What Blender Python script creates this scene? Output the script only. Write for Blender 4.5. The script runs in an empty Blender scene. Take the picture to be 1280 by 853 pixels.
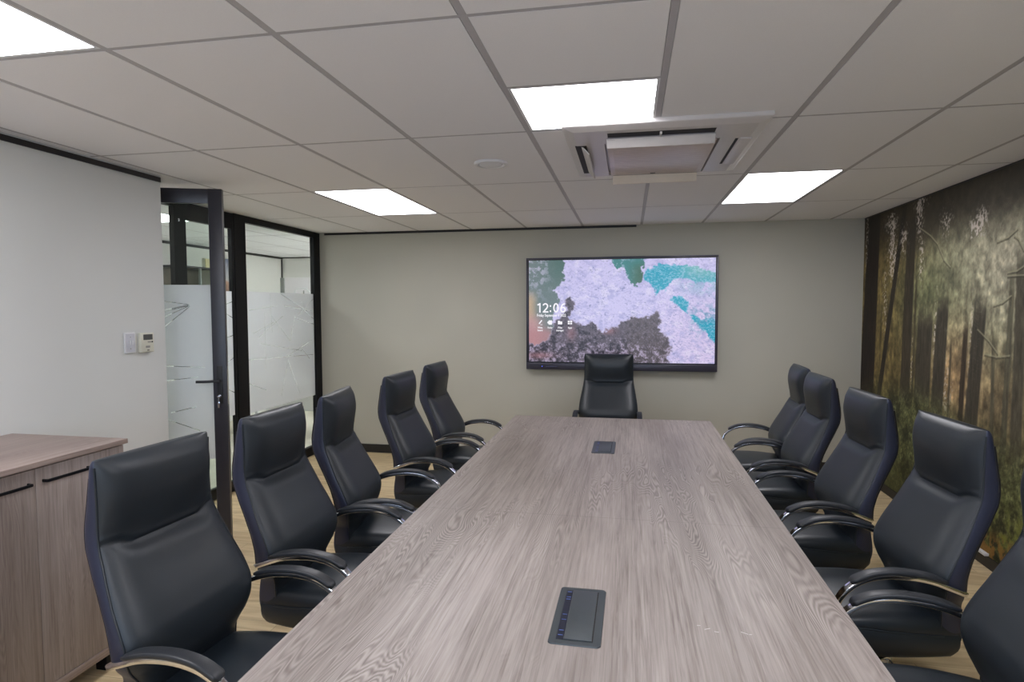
import bpy, bmesh, math, random
import numpy as np
from mathutils import Vector, Matrix

random.seed(4)
C = bpy.context.scene.collection
CEIL = 2.485
CAMH = 1.642
XL, XR, YB, YN = -2.94, 2.225, 6.51, -1.9      # left wall, mural wall, screen wall, wall behind the viewer
XG = -3.45                                     # glazed partition plane (room side)
XO, YO0, YO1 = -5.69, 1.2, 9.45                # office beyond the glass
GX, GY = 0.1213, 1.7757                        # ceiling grid origin, 0.6 x 1.2 m module

def s2l(c):
    return tuple((x/255/12.92) if x/255 <= 0.04045 else ((x/255+0.055)/1.055)**2.4 for x in c)

# ------------------------------------------------------------------ materials
class NT:
    def __init__(s, name):
        s.m = bpy.data.materials.new(name); s.m.use_nodes = True
        s.t = s.m.node_tree; s.t.nodes.clear()
        s.out = s.n('ShaderNodeOutputMaterial')
    def n(s, typ, **kw):
        nd = s.t.nodes.new(typ)
        for k, v in kw.items(): setattr(nd, k, v)
        return nd
    def l(s, a, b): s.t.links.new(a, b)
    def val(s, sock, v):
        if hasattr(v, 'is_output'): s.l(v, sock)
        else: sock.default_value = v
    def math(s, op, a, b=None, c=None, clamp=False):
        nd = s.n('ShaderNodeMath', operation=op); nd.use_clamp = clamp
        s.val(nd.inputs[0], a)
        if b is not None: s.val(nd.inputs[1], b)
        if c is not None: s.val(nd.inputs[2], c)
        return nd.outputs[0]
    def coord(s, scale=(1, 1, 1), kind='Object', loc=(0, 0, 0)):
        tc = s.n('ShaderNodeTexCoord'); mp = s.n('ShaderNodeMapping')
        s.l(tc.outputs[kind], mp.inputs[0]); mp.inputs['Scale'].default_value = scale; mp.inputs['Location'].default_value = loc
        return mp.outputs[0]
    def noise(s, vec, scale=5, detail=3, rough=.5, dist=0):
        nd = s.n('ShaderNodeTexNoise'); s.l(vec, nd.inputs['Vector'])
        nd.inputs['Scale'].default_value = scale; nd.inputs['Detail'].default_value = detail
        nd.inputs['Roughness'].default_value = rough; nd.inputs['Distortion'].default_value = dist
        return nd.outputs[0]
    def ramp(s, f, stops):
        nd = s.n('ShaderNodeValToRGB'); s.l(f, nd.inputs[0]); e = nd.color_ramp.elements
        while len(e) < len(stops): e.new(.5)
        for i, (p, c) in enumerate(stops):
            e[i].position = p; e[i].color = (*c, 1) if len(c) == 3 else c
        return nd.outputs[0]
    def mix(s, f, a, b, mode='MIX'):
        nd = s.n('ShaderNodeMix', data_type='RGBA', blend_type=mode)
        s.val(nd.inputs['Factor'], f)
        for k, v in ((6, a), (7, b)):
            if hasattr(v, 'is_output'): s.l(v, nd.inputs[k])
            else: nd.inputs[k].default_value = (*v, 1)
        return nd.outputs[2]
    def bsdf(s, col, rough=.5, metal=0, bump=None, bstr=.2, bdist=.002, spec=.5, coat=0, sheen=0):
        b = s.n('ShaderNodeBsdfPrincipled')
        if hasattr(col, 'is_output'): s.l(col, b.inputs['Base Color'])
        else: b.inputs['Base Color'].default_value = (*col, 1)
        s.val(b.inputs['Roughness'], rough)
        b.inputs['Metallic'].default_value = metal; b.inputs['Specular IOR Level'].default_value = spec
        b.inputs['Coat Weight'].default_value = coat
        if bump is not None:
            bn = s.n('ShaderNodeBump'); bn.inputs['Strength'].default_value = bstr; bn.inputs['Distance'].default_value = bdist
            s.l(bump, bn.inputs['Height']); s.l(bn.outputs[0], b.inputs['Normal'])
        return b.outputs[0]
    def done(s, sh): s.l(sh, s.out.inputs['Surface']); return s.m

def m_plain(name, rgb, rough=.5, metal=0, var=.06, nscale=30, bstr=.05, spec=.5):
    t = NT(name); c = s2l(rgb); v = t.coord()
    n = t.noise(v, nscale, 3)
    col = t.ramp(n, [(.3, tuple(x*(1-var) for x in c)), (.7, tuple(min(1, x*(1+var)) for x in c))])
    return t.done(t.bsdf(col, rough, metal, n, bstr, .001, spec))

def m_wall(name, rgb):
    t = NT(name); c = s2l(rgb); v = t.coord()
    n = t.noise(v, 1.2, 2); f = t.noise(v, 260, 2)
    col = t.ramp(n, [(.3, tuple(x*.97 for x in c)), (.7, tuple(x*1.03 for x in c))])
    return t.done(t.bsdf(col, .75, 0, f, .12, .0008, .3))

def m_wood(name, light, dark, axis='Y', fine=1.0, rough=.42, bands=.5, seam=None, ring_f=500.0, spec=.4, soft=1.0):
    """greyed oak laminate, grain along the given axis"""
    t = NT(name)
    k = {'Y': (1, .026, 1), 'X': (.026, 1, 1), 'Z': (1, 1, .035)}[axis]
    L = s2l(light); D = s2l(dark); M = tuple((a+b)/2 for a, b in zip(L, D))
    v1 = t.coord(k)
    warp = t.noise(t.coord(tuple(x*1.0 for x in k)), 3.0, 3, .55)
    # fibres
    f1 = t.noise(v1, 125*fine, 4, .65, .4)
    f2 = t.noise(v1, 24*fine, 4, .6, 1.2)
    broad = t.noise(t.coord({'Y': (1, .12, 1), 'X': (.12, 1, 1), 'Z': (1, 1, .12)}[axis]), 4.2, 2, .5, .3)
    # growth rings: level sets of a stretched noise, so they close into cathedral arches
    rg = t.noise(t.coord({'Y': (1, .13, 1), 'X': (.13, 1, 1), 'Z': (1, 1, .13)}[axis], loc=(3.1, 1.7, .4)), 4.2, 3, .5, .35)
    sn = t.math('SINE', t.math('ADD', t.math('MULTIPLY', rg, ring_f), t.math('MULTIPLY', f2, 3.0)))
    ring = t.math('MULTIPLY_ADD', sn, .5, .5)
    msk = t.math('SUBTRACT', t.noise(t.coord({'Y': (1, .4, 1), 'X': (.4, 1, 1), 'Z': (1, 1, .4)}[axis], loc=(7, 2, 0)), 3.4, 3, .55), .47)
    msk = t.math('MULTIPLY', msk, 7.0, clamp=True)
    amt = t.math('MULTIPLY', msk, bands)
    base = t.mix(t.ramp(f1, [(.33, (0, 0, 0)), (.66, (1, 1, 1))]), D, L)
    base = t.mix(t.math('MULTIPLY', t.ramp(f2, [(.38, (0, 0, 0)), (.64, (1, 1, 1))]), .55), base, L)
    base = t.mix(.22*soft, base, M)
    ringc = t.mix(ring, tuple(x*.82 for x in D), tuple(min(1, x*1.12) for x in L))
    col = t.mix(amt, base, ringc)
    tone = t.ramp(broad, [(.32, (.74, .715, .70)), (.68, (1.14, 1.14, 1.14))])
    col = t.mix(1.0, col, tone, 'MULTIPLY')
    if seam is not None:
        tc = t.n('ShaderNodeTexCoord'); sp = t.n('ShaderNodeSeparateXYZ'); t.l(tc.outputs['Object'], sp.inputs[0])
        d = t.math('ABSOLUTE', t.math('SUBTRACT', sp.outputs[1], seam))
        g = t.math('LESS_THAN', d, .0012)
        col = t.mix(t.math('MULTIPLY', g, .55), col, tuple(x*.5 for x in D))
    return t.done(t.bsdf(col, rough, 0, f1, .12, .0006, spec))

def m_leather(name, rgb, rough=.41):
    t = NT(name); c = s2l(rgb); v = t.coord()
    vo = t.n('ShaderNodeTexVoronoi'); t.l(v, vo.inputs['Vector']); vo.inputs['Scale'].default_value = 520
    n = t.noise(v, 6, 3)
    h = t.math('ADD', t.math('MULTIPLY', vo.outputs['Distance'], .5), t.math('MULTIPLY', n, 1.2))
    col = t.ramp(n, [(.3, tuple(x*.88 for x in c)), (.7, tuple(x*1.12 for x in c))])
    r = t.math('MULTIPLY_ADD', n, .12, rough-.06)
    return t.done(t.bsdf(col, r, 0, h, .16, .0012, .55))

def m_emit(name, rgb, strength):
    t = NT(name); e = t.n('ShaderNodeEmission')
    v = t.coord(); n = t.noise(v, 3, 1)
    c = s2l(rgb)
    col = t.ramp(n, [(.2, tuple(x*.985 for x in c)), (.8, c)])
    t.l(col, e.inputs['Color']); e.inputs['Strength'].default_value = strength
    return t.done(e.outputs[0])

def m_floor():
    t = NT('light_oak_laminate')
    tc = t.coord((1, 1, 1))
    br = t.n('ShaderNodeTexBrick'); t.l(tc, br.inputs['Vector'])
    br.offset = .37; br.inputs['Scale'].default_value = 1; br.inputs['Brick Width'].default_value = 1.3; br.inputs['Row Height'].default_value = .19
    br.inputs['Mortar Size'].default_value = .0012; br.inputs['Mortar Smooth'].default_value = .3
    A = s2l((216, 196, 158)); B = s2l((202, 180, 142))
    br.inputs['Color1'].default_value = (*A, 1); br.inputs['Color2'].default_value = (*B, 1); br.inputs['Mortar'].default_value = (*s2l((140, 120, 92)), 1)
    g = t.noise(t.coord((.10, 1, 1)), 46, 4, .6, .8)
    rg = t.noise(t.coord((.16, 1, 1)), 5, 2, .5, .4)
    ring = t.math('MULTIPLY_ADD', t.math('SINE', t.math('MULTIPLY', rg, 60)), .5, .5)
    f = t.math('ADD', t.math('MULTIPLY', g, .6), t.math('MULTIPLY', ring, .4))
    tone = t.ramp(f, [(.25, (.83, .79, .74)), (.7, (1.05, 1.05, 1.04))])
    col = t.mix(1, br.outputs['Color'], tone, 'MULTIPLY')
    return t.done(t.bsdf(col, .42, 0, g, .05, .0005, .4))

def m_glass(name, tint=(.93, .97, .95)):
    t = NT(name)
    tr = t.n('ShaderNodeBsdfTransparent'); tr.inputs[0].default_value = (*tint, 1)
    gl = t.n('ShaderNodeBsdfGlossy'); gl.inputs['Roughness'].default_value = .02
    n = t.noise(t.coord(), 2, 1)
    t.l(t.ramp(n, [(0, (.9, .95, .93)), (1, (1, 1, 1))]), gl.inputs[0])
    lw = t.n('ShaderNodeLayerWeight'); lw.inputs['Blend'].default_value = .5
    fr = t.math('MULTIPLY_ADD', t.math('POWER', lw.outputs['Facing'], 5.0), .45, .018)
    mx = t.n('ShaderNodeMixShader'); t.l(fr, mx.inputs[0]); t.l(tr.outputs[0], mx.inputs[1]); t.l(gl.outputs[0], mx.inputs[2])
    return t.done(mx.outputs[0])

def m_frost(name, segs, wid=.0030):
    """frosted film; straight cuts (a, b, c, d) in the film's own plane are left clear. Object coords: u = X, v = Z"""
    t = NT(name)
    tc = t.n('ShaderNodeTexCoord'); sp = t.n('ShaderNodeSeparateXYZ'); t.l(tc.outputs['Object'], sp.inputs[0])
    u, v = sp.outputs[0], sp.outputs[2]
    acc = None
    for (a, b, c, d) in segs:
        L = math.hypot(c-a, d-b); ex, ey = (c-a)/L, (d-b)/L
        pu = t.math('SUBTRACT', u, a); pv = t.math('SUBTRACT', v, b)
        al = t.math('ADD', t.math('MULTIPLY', pu, ex), t.math('MULTIPLY', pv, ey))
        ac = t.math('ABSOLUTE', t.math('SUBTRACT', t.math('MULTIPLY', pv, ex), t.math('MULTIPLY', pu, ey)))
        ins = t.math('LESS_THAN', t.math('ABSOLUTE', t.math('SUBTRACT', al, L/2)), L/2)
        hit = t.math('MULTIPLY', ins, t.math('LESS_THAN', ac, wid))
        acc = hit if acc is None else t.math('MAXIMUM', acc, hit)
    c = s2l((240, 243, 246))
    df = t.n('ShaderNodeBsdfDiffuse'); n = t.noise(t.coord(), 400, 2)
    t.l(t.ramp(n, [(.3, tuple(x*.95 for x in c)), (.7, c)]), df.inputs[0])
    tl = t.n('ShaderNodeBsdfTranslucent'); tl.inputs[0].default_value = (*c, 1)
    rf = t.n('ShaderNodeBsdfRefraction'); rf.inputs['IOR'].default_value = 1.0; rf.inputs['Roughness'].default_value = .55; rf.inputs[0].default_value = (.88, .94, .92, 1)
    tp = t.n('ShaderNodeBsdfTransparent'); tp.inputs[0].default_value = (.94, .96, .96, 1)
    m1 = t.n('ShaderNodeMixShader'); m1.inputs[0].default_value = .3; t.l(df.outputs[0], m1.inputs[1]); t.l(tl.outputs[0], m1.inputs[2])
    m2 = t.n('ShaderNodeMixShader'); m2.inputs[0].default_value = .30; t.l(m1.outputs[0], m2.inputs[1]); t.l(tp.outputs[0], m2.inputs[2])
    m3 = t.n('ShaderNodeMixShader'); t.l(m2.outputs[0], m3.inputs[1]); t.l(tp.outputs[0], m3.inputs[2])
    if acc is None: m3.inputs[0].default_value = 0
    else: t.l(t.math('MULTIPLY', acc, .7), m3.inputs[0])
    return t.done(m3.outputs[0])

def m_print(name, emit=None, rough=.6, nscale=120, namp=.25, gain=1.0):
    """a printed / displayed picture: colour layout from the mesh's colour attribute, fine texture from noise"""
    t = NT(name)
    at = t.n('ShaderNodeAttribute'); at.attribute_name = 'picture'
    n = t.noise(t.coord(), nscale, 4, .7)
    tone = t.ramp(n, [(.3, (1-namp,)*3), (.7, (1+namp,)*3)])
    col = t.mix(1, at.outputs['Color'], tone, 'MULTIPLY')
    if emit:
        e = t.n('ShaderNodeEmission'); t.l(col, e.inputs[0]); e.inputs[1].default_value = emit
        g = t.n('ShaderNodeBsdfGlossy'); g.inputs['Roughness'].default_value = .25; g.inputs[0].default_value = (.04, .04, .04, 1)
        a = t.n('ShaderNodeAddShader'); t.l(e.outputs[0], a.inputs[0]); t.l(g.outputs[0], a.inputs[1])
        return t.done(a.outputs[0])
    col = t.mix(1, col, (gain,)*3, 'MULTIPLY')
    return t.done(t.bsdf(col, rough, 0, None, spec=.3))

MAT = {}
MAT['wall'] = m_wall('greige_wall_paint', (181, 179, 168))
MAT['wall_light'] = m_wall('pale_grey_wall_paint', (216, 218, 216))
MAT['ceil'] = m_plain('ceiling_tile_white', (241, 241, 244), .85, var=.02, nscale=300, bstr=.1, spec=.2)
MAT['tbar'] = m_plain('ceiling_grid_metal', (182, 180, 184), .55, var=.02)
MAT['gap'] = m_plain('shadow_gap_dark', (60, 57, 57), .8)
MAT['black'] = m_plain('black_powder_coat', (13, 13, 17), .45, var=.08, spec=.22)
MAT['doorframe'] = m_plain('charcoal_powder_coat', (44, 44, 54), .34, var=.06, spec=.6)
MAT['skirt'] = m_plain('black_skirting_paint', (28, 26, 26), .5)
MAT['floor'] = m_floor()
MAT['table'] = m_wood('grey_oak_tabletop', (205, 191, 184), (136, 120, 113), 'Y', 1.0, .40, .62, seam=2.62)
MAT['table_edge'] = m_wood('grey_oak_edge', (178, 163, 156), (122, 107, 100), 'Y', 1.0, .45, .1)
MAT['cab_top'] = m_wood('walnut_grey_top', (172, 156, 149), (128, 112, 106), 'Y', .9, .42, .2)
MAT['cab'] = m_wood('walnut_grey_front', (166, 154, 149), (118, 106, 101), 'Z', .9, .45, .25)
MAT['leather'] = m_leather('black_leather', (30, 37, 44))
MAT['leather_side'] = m_leather('bluish_black_leather_side', (42, 47, 68), .42)  # side bands, a bluer tone than the front leather
MAT['pad'] = m_plain('black_armrest_pad', (38, 41, 46), .42, var=.05, nscale=200, bstr=.08)
MAT['chrome'] = m_plain('chrome', (225, 226, 232), .10, 1.0, var=.02, bstr=0)
MAT['shell'] = m_plain('black_back_shell', (40, 40, 44), .3, .2)
MAT['plastic'] = m_plain('black_plastic', (24, 25, 27), .45)
MAT['ac'] = m_plain('white_appliance_plastic', (205, 200, 198), .35, var=.02, bstr=.02)
MAT['ac_grille'] = m_plain('grille_plastic_table_reflection', (206, 192, 186), .3, var=.04, nscale=14, bstr=.02)  # pinkish: the table's brown reflection is put into the base colour
MAT['flap'] = m_plain('ivory_flap', (228, 216, 200), .35, var=.02)
MAT['slot'] = m_plain('dark_slot', (34, 33, 34), .7)
MAT['white'] = m_plain('white_plastic', (226, 227, 230), .35, var=.02)
MAT['cream'] = m_plain('cream_plastic', (214, 213, 198), .4, var=.02)
MAT['lcd'] = m_plain('lcd_grey', (88, 90, 86), .25)
MAT['grey_btn'] = m_plain('grey_button', (150, 148, 142), .4)
MAT['power'] = m_plain('anthracite_aluminium', (70, 76, 80), .38, .3, var=.04)
MAT['power_dark'] = m_plain('dark_socket_strip', (26, 30, 46), .3)
MAT['blue_light'] = m_plain('socket_blue_marks', (90, 110, 170), .3)
MAT['tvframe'] = m_plain('display_bezel', (58, 56, 68), .3, .2, var=.04)
MAT['tvblack'] = m_plain('display_inner_border', (14, 13, 16), .2)
MAT['logo'] = m_plain('bezel_print', (90, 90, 130), .4)
MAT['led'] = m_emit('blue_led', (90, 110, 255), 2.0)
MAT['panel'] = m_emit('led_panel_diffuser', (252, 250, 255), 13.0)
MAT['panel_fill'] = m_emit('office_fill_diffuser', (250, 250, 255), 18.0)  # stronger emission for the unseen fill panels behind the screen wall
MAT['glass'] = m_glass('clear_glass')
MAT['office_wall'] = m_wall('office_wall_paint', (230, 229, 226))
MAT['office_floor'] = m_plain('office_pale_floor', (196, 190, 176), .5, var=.05, nscale=4)
MAT['board'] = m_plain('white_display_board', (232, 228, 232), .4, var=.01)
MAT['grey_frame'] = m_plain('grey_aluminium', (150, 154, 152), .4, .4)
MAT['scuff'] = m_plain('pale_scuff', (200, 193, 190), .6)

# ------------------------------------------------------------------ mesh helpers
def newbm(): return bmesh.new()

def add_box(bm, x0, x1, y0, y1, z0, z1, bev=0, mi=0, mat=None):
    r = bmesh.ops.create_cube(bm, size=1)
    vs = r['verts']
    M = Matrix.Translation(((x0+x1)/2, (y0+y1)/2, (z0+z1)/2)) @ Matrix.Diagonal((x1-x0, y1-y0, z1-z0, 1))
    bmesh.ops.transform(bm, matrix=M, verts=vs)
    if bev:
        es = list({e for v in vs for e in v.link_edges})
        r2 = bmesh.ops.bevel(bm, geom=es, offset=bev, segments=3, affect='EDGES', profile=.5)
        vs = list({v for f in r2['faces'] for v in f.verts} | set(v for v in vs if v.is_valid))
    if mat is not None: bmesh.ops.transform(bm, matrix=mat, verts=vs)
    for f in {f for v in vs for f in v.link_faces}: f.material_index = mi
    return vs

def add_cyl(bm, p0, p1, r0, r1=None, n=20, cap=True):
    p0, p1 = Vector(p0), Vector(p1); r1 = r0 if r1 is None else r1
    d = p1-p0; L = d.length
    r = bmesh.ops.create_cone(bm, cap_ends=cap, segments=n, radius1=r0, radius2=r1, depth=L)
    q = Vector((0, 0, 1)).rotation_difference(d.normalized()).to_matrix().to_4x4()
    bmesh.ops.transform(bm, matrix=Matrix.Translation((p0+p1)/2) @ q, verts=r['verts'])
    return r['verts']

def smooth_path(pts, n=8):
    """Catmull-Rom through the points"""
    P = [Vector(p) for p in pts]; P = [P[0]*2-P[1]] + P + [P[-1]*2-P[-2]]
    out = []
    for i in range(1, len(P)-2):
        for k in range(n):
            t = k/n; a, b, c, d = P[i-1], P[i], P[i+1], P[i+2]
            out.append(.5*((2*b)+(c-a)*t+(2*a-5*b+4*c-d)*t*t+(3*b-a-3*c+d)*t**3))
    out.append(P[-2]); return out

def add_sweep(bm, path, prof, up=Vector((0, 1, 0)), closed_ends=True, scales=None):
    """sweep a closed 2-D profile [(a, b)]: a along 'up', b along the in-plane normal"""
    rings = []
    n = len(path)
    for i, p in enumerate(path):
        t = (path[min(i+1, n-1)]-path[max(i-1, 0)]).normalized()
        u = (up-t*up.dot(t)).normalized(); w = t.cross(u)
        sc = 1 if scales is None else scales[i]
        rings.append([bm.verts.new(p+u*a*sc+w*b*sc) for a, b in prof])
    m = len(prof)
    for i in range(n-1):
        for j in range(m):
            bm.faces.new((rings[i][j], rings[i][(j+1) % m], rings[i+1][(j+1) % m], rings[i+1][j]))
    if closed_ends:
        bm.faces.new(rings[0][::-1]); bm.faces.new(rings[-1])
    return rings

def circ(r, n=10): return [(r*math.cos(2*math.pi*k/n), r*math.sin(2*math.pi*k/n)) for k in range(n)]
def rrect(w, h, r, n=4):
    o = []
    for cx, cy, a0 in ((w-r, h-r, 0), (-w+r, h-r, 90), (-w+r, -h+r, 180), (w-r, -h+r, 270)):
        for k in range(n+1):
            a = math.radians(a0+90*k/n); o.append((cx+r*math.cos(a), cy+r*math.sin(a)))
    return o

def finish(name, bm, mats, parent=None, smooth=False, angle=35, loc=None):
    bmesh.ops.recalc_face_normals(bm, faces=bm.faces)
    me = bpy.data.meshes.new(name); bm.to_mesh(me); bm.free()
    for m in (mats if isinstance(mats, (list, tuple)) else [mats]): me.materials.append(m)
    if smooth:
        me.polygons.foreach_set('use_smooth', [True]*len(me.polygons))
        try: me.set_sharp_from_angle(angle=math.radians(angle))
        except Exception: pass
    o = bpy.data.objects.new(name, me); C.objects.link(o)
    if parent is not None: o.parent = parent
    if loc is not None: o.location = loc
    return o

def part(name, bm, mat, parent, **k): return finish(name, bm, mat, parent, **k)

def box_part(name, b, mat, parent, bev=.002, label=None):
    bm = newbm(); add_box(bm, *b, bev=bev)
    o = finish(name, bm, mat, parent, smooth=bev > 0)
    if label: o['label'] = label
    return o

def struct(name, bm, mat, **k):
    o = finish(name, bm, mat, **k); o['kind'] = 'structure'; return o

def thing(name, label, cat, loc=(0, 0, 0), rz=0, group=None):
    o = bpy.data.objects.new(name, None); C.objects.link(o); o.empty_display_size = .1
    o.location = loc; o.rotation_euler = (0, 0, rz); o['label'] = label; o['category'] = cat
    if group: o['group'] = group
    return o

def tag(o, label, cat, group=None):
    o['label'] = label; o['category'] = cat
    if group: o['group'] = group
    return o

def text_part(name, body, size, mat, parent, matrix, bold=0.0, width=None, label=None):
    cu = bpy.data.curves.new(name, 'FONT'); cu.body = body; cu.size = size; cu.extrude = .0006; cu.offset = bold
    to = bpy.data.objects.new('tmp_text', cu); C.objects.link(to)
    bpy.context.view_layer.update()
    me = bpy.data.meshes.new_from_object(to.evaluated_get(bpy.context.evaluated_depsgraph_get()))
    C.objects.unlink(to); bpy.data.objects.remove(to)
    if width:
        xs = [v.co.x for v in me.vertices]; k = width/(max(xs)-min(xs)); x0 = min(xs)
        for v in me.vertices: v.co.x = (v.co.x-x0)*k
    me.transform(matrix); me.materials.clear(); me.materials.append(mat)
    o = bpy.data.objects.new(name, me); C.objects.link(o); o.parent = parent
    if label: o['label'] = label
    return o

# ------------------------------------------------------------------ picture painting helpers (numpy)
def hash2(ix, iy, seed):
    h = (ix*374761393 + iy*668265263 + seed*1442695041) & 0xffffffff
    h = ((h ^ (h >> 13))*1274126177) & 0xffffffff
    return ((h ^ (h >> 16)) & 0xffff)/65535.0
def vnoise(x, y, seed=0):
    ix = np.floor(x).astype(np.int64); iy = np.floor(y).astype(np.int64)
    fx = x-ix; fy = y-iy; fx = fx*fx*(3-2*fx); fy = fy*fy*(3-2*fy)
    a = hash2(ix, iy, seed); b = hash2(ix+1, iy, seed); c = hash2(ix, iy+1, seed); d = hash2(ix+1, iy+1, seed)
    return (a*(1-fx)+b*fx)*(1-fy)+(c*(1-fx)+d*fx)*fy
def fbm(x, y, seed=0, oct=5, gain=.55):
    s = 0; a = 1; t = 0
    for k in range(oct):
        s = s+a*vnoise(x*2**k, y*2**k, seed+k*17); t += a; a *= gain
    return s/t
def sdpoly(X, Y, pts):
    """signed distance to a polygon, negative inside"""
    d = np.full(X.shape, 1e9); ins = np.zeros(X.shape, bool); n = len(pts)
    for i in range(n):
        ax, ay = pts[i]; bx, by = pts[(i+1) % n]
        ex, ey = bx-ax, by-ay; L = ex*ex+ey*ey+1e-12
        t = np.clip(((X-ax)*ex+(Y-ay)*ey)/L, 0, 1)
        d = np.minimum(d, np.hypot(X-ax-t*ex, Y-ay-t*ey))
        c = ((ay > Y) != (by > Y)) & (X < (bx-ax)*(Y-ay)/((by-ay) if abs(by-ay) > 1e-12 else 1e-12)+ax)
        ins ^= c
    return np.where(ins, -d, d)
def sm(a, b, x):
    t = np.clip((x-a)/(b-a), 0, 1); return t*t*(3-2*t)
def col(c): return np.array(c, float)
def over(img, m, c): return img*(1-m[..., None])+(c if isinstance(c, np.ndarray) and c.ndim == 3 else col(c))*m[..., None]
def lin(img):
    x = np.clip(img/255, 0, 1); return np.where(x <= .04045, x/12.92, ((x+.055)/1.055)**2.4)

def picture_grid(name, P, rgb, mat, parent=None):
    """P: (ny, nx, 3) positions, rgb: (ny, nx, 3) sRGB 0..255 -> one mesh with a colour attribute"""
    ny, nx = P.shape[:2]
    me = bpy.data.meshes.new(name)
    me.vertices.add(nx*ny); me.vertices.foreach_set('co', P.reshape(-1).astype(np.float32))
    i = np.arange((ny-1)*(nx-1)); r = i//(nx-1); c = i % (nx-1); a = r*nx+c
    q = np.stack([a, a+1, a+nx+1, a+nx], 1).astype(np.int32)
    me.loops.add(q.size); me.loops.foreach_set('vertex_index', q.reshape(-1))
    me.polygons.add(len(q)); me.polygons.foreach_set('loop_start', np.arange(0, q.size, 4, dtype=np.int32))
    me.update(calc_edges=True)
    ca = me.color_attributes.new('picture', 'FLOAT_COLOR', 'POINT')
    L = lin(rgb); A = np.concatenate([L, np.ones((ny, nx, 1))], 2)
    ca.data.foreach_set('color', A.reshape(-1).astype(np.float32))
    me.materials.append(mat)
    o = bpy.data.objects.new(name, me); C.objects.link(o)
    if parent is not None: o.parent = parent
    return o

# ================================================================== THE ROOM
# floor
bm = newbm(); add_box(bm, XG-.05, XR+.1, YN-.1, YB+.1, -.1, 0)
struct('floor', bm, MAT['floor'])
bm = newbm(); add_box(bm, XO-.1, XG-.051, YO0-.1, YO1+.1, -.1, 0); add_box(bm, XG-.051, -2.2, YB+.101, YO1+.1, -.1, 0)
struct('floor_office', bm, MAT['office_floor'])

# ceiling: recessed tiles between T-bars; holes where the LED panels sit
lights_room = [(-3, 0, 1, 'full'), (2-1, 0, 1, 'full')]
panels = [
    # x0, x1, y0, y1 (clear opening between bars), label
    (GX-.6*4, GX-.6*3, GY+2.4, GY+3.6, 'square-edged white ceiling light panel nearest the screen wall on the door side'),
    (GX+.6*1, GX+.6*2, GY+2.4, GY+3.6, 'white ceiling light panel nearest the forest mural, beyond the air conditioner'),
    (GX-.6*1, GX, GY+.6, GY+1.2, 'short white ceiling light panel right in front of the air conditioner'),
    (GX-.6*4, GX-.6*3, GY-1.2, GY, 'white ceiling light panel cut off by the top left corner of the picture'),
]
hidden_panels = [(GX+.6*1, GX+.6*2, GY-1.2, GY), (GX-.6, GX, GY-3.0, GY-1.8)]  # out of view, added to raise the light level in the room
office_panels = [(GX-.6*8, GX-.6*7, GY+2.4, GY+3.6), ]
office_hidden = [(GX-.6*8, GX-.6*7, GY, GY+1.2), (-3.3, -2.7, 6.8, 8.0), (GX-.6*9, GX-.6*8, GY-.6, GY+.6), (-3.3, -2.7, 8.1, 9.3)]  # out of view, added to brighten the office
allp = [p[:4] for p in panels]+hidden_panels+office_panels+office_hidden

def in_panel(x0, x1, y0, y1):
    cx, cy = (x0+x1)/2, (y0+y1)/2
    return any(a < cx < b and c < cy < d for a, b, c, d in allp)

BW = .012
def ceiling_region(name, rx0, rx1, ry0, ry1):
    bm = newbm()
    i0, i1 = math.floor((rx0-GX)/.6), math.ceil((rx1-GX)/.6)
    j0, j1 = math.floor((ry0-GY)/1.2), math.ceil((ry1-GY)/1.2)
    for i in range(i0, i1):
        for j in range(j0, j1):
            x0, x1 = GX+.6*i, GX+.6*(i+1); y0, y1 = GY+1.2*j, GY+1.2*(j+1)
            halves = [(y0, y1)]
            if i == -1 and j in (0,): halves = [(y0, y0+.6), (y0+.6, y1)]
            if i == -1 and j in (-3, -2): halves = [(y0, y0+.6), (y0+.6, y1)]
            for a, b in halves:
                if in_panel(x0, x1, a, b): continue
                X0, X1, Y0, Y1 = max(x0+BW+.0015, rx0), min(x1-BW-.0015, rx1), max(a+BW*.7+.0015, ry0), min(b-BW*.7-.0015, ry1)
                if X1-X0 < .01 or Y1-Y0 < .01: continue
                add_box(bm, X0, X1, Y0, Y1, CEIL-.001, CEIL+.02)
    o = struct(name, bm, MAT['ceil'])
    g = newbm()
    for i in range(i0, i1+1):
        x = GX+.6*i
        if rx0 < x < rx1: add_box(g, x-BW, x+BW, ry0, ry1, CEIL+.000, CEIL+.03)
    for j in range(j0, j1+1):
        y = GY+1.2*j
        if ry0 < y < ry1: add_box(g, rx0, rx1, y-BW*.7, y+BW*.7, CEIL-.0005, CEIL+.03)
    for (i, y) in ((-1, GY+.6), (-1, GY-1.8), (-1, GY-3.0)):
        if rx0 < GX+.6*i < rx1 and ry0 < y < ry1: add_box(g, GX+.6*i, GX+.6*(i+1), y-BW*.7, y+BW*.7, CEIL-.0003, CEIL+.03)
    go = finish('ceiling_grid', g, MAT['tbar'], o)
    s = newbm(); add_box(s, rx0, rx1, ry0, ry1, CEIL+.045, CEIL+.06)
    finish('ceiling_void', s, MAT['gap'], o)
    return o
ceiling_region('ceiling', XG+.0, XR, YN, YB)
ceiling_region('ceiling_office', XO, XG-.10, YO0, YO1)
bm = newbm(); add_box(bm, XG-.1, -2.2, YB+.1, YO1, CEIL, CEIL+.05); add_box(bm, XG-.10, XG, YO0, YB+.1, CEIL+.0005, CEIL+.05)
struct('ceiling_office_side', bm, MAT['ceil'])

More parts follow.
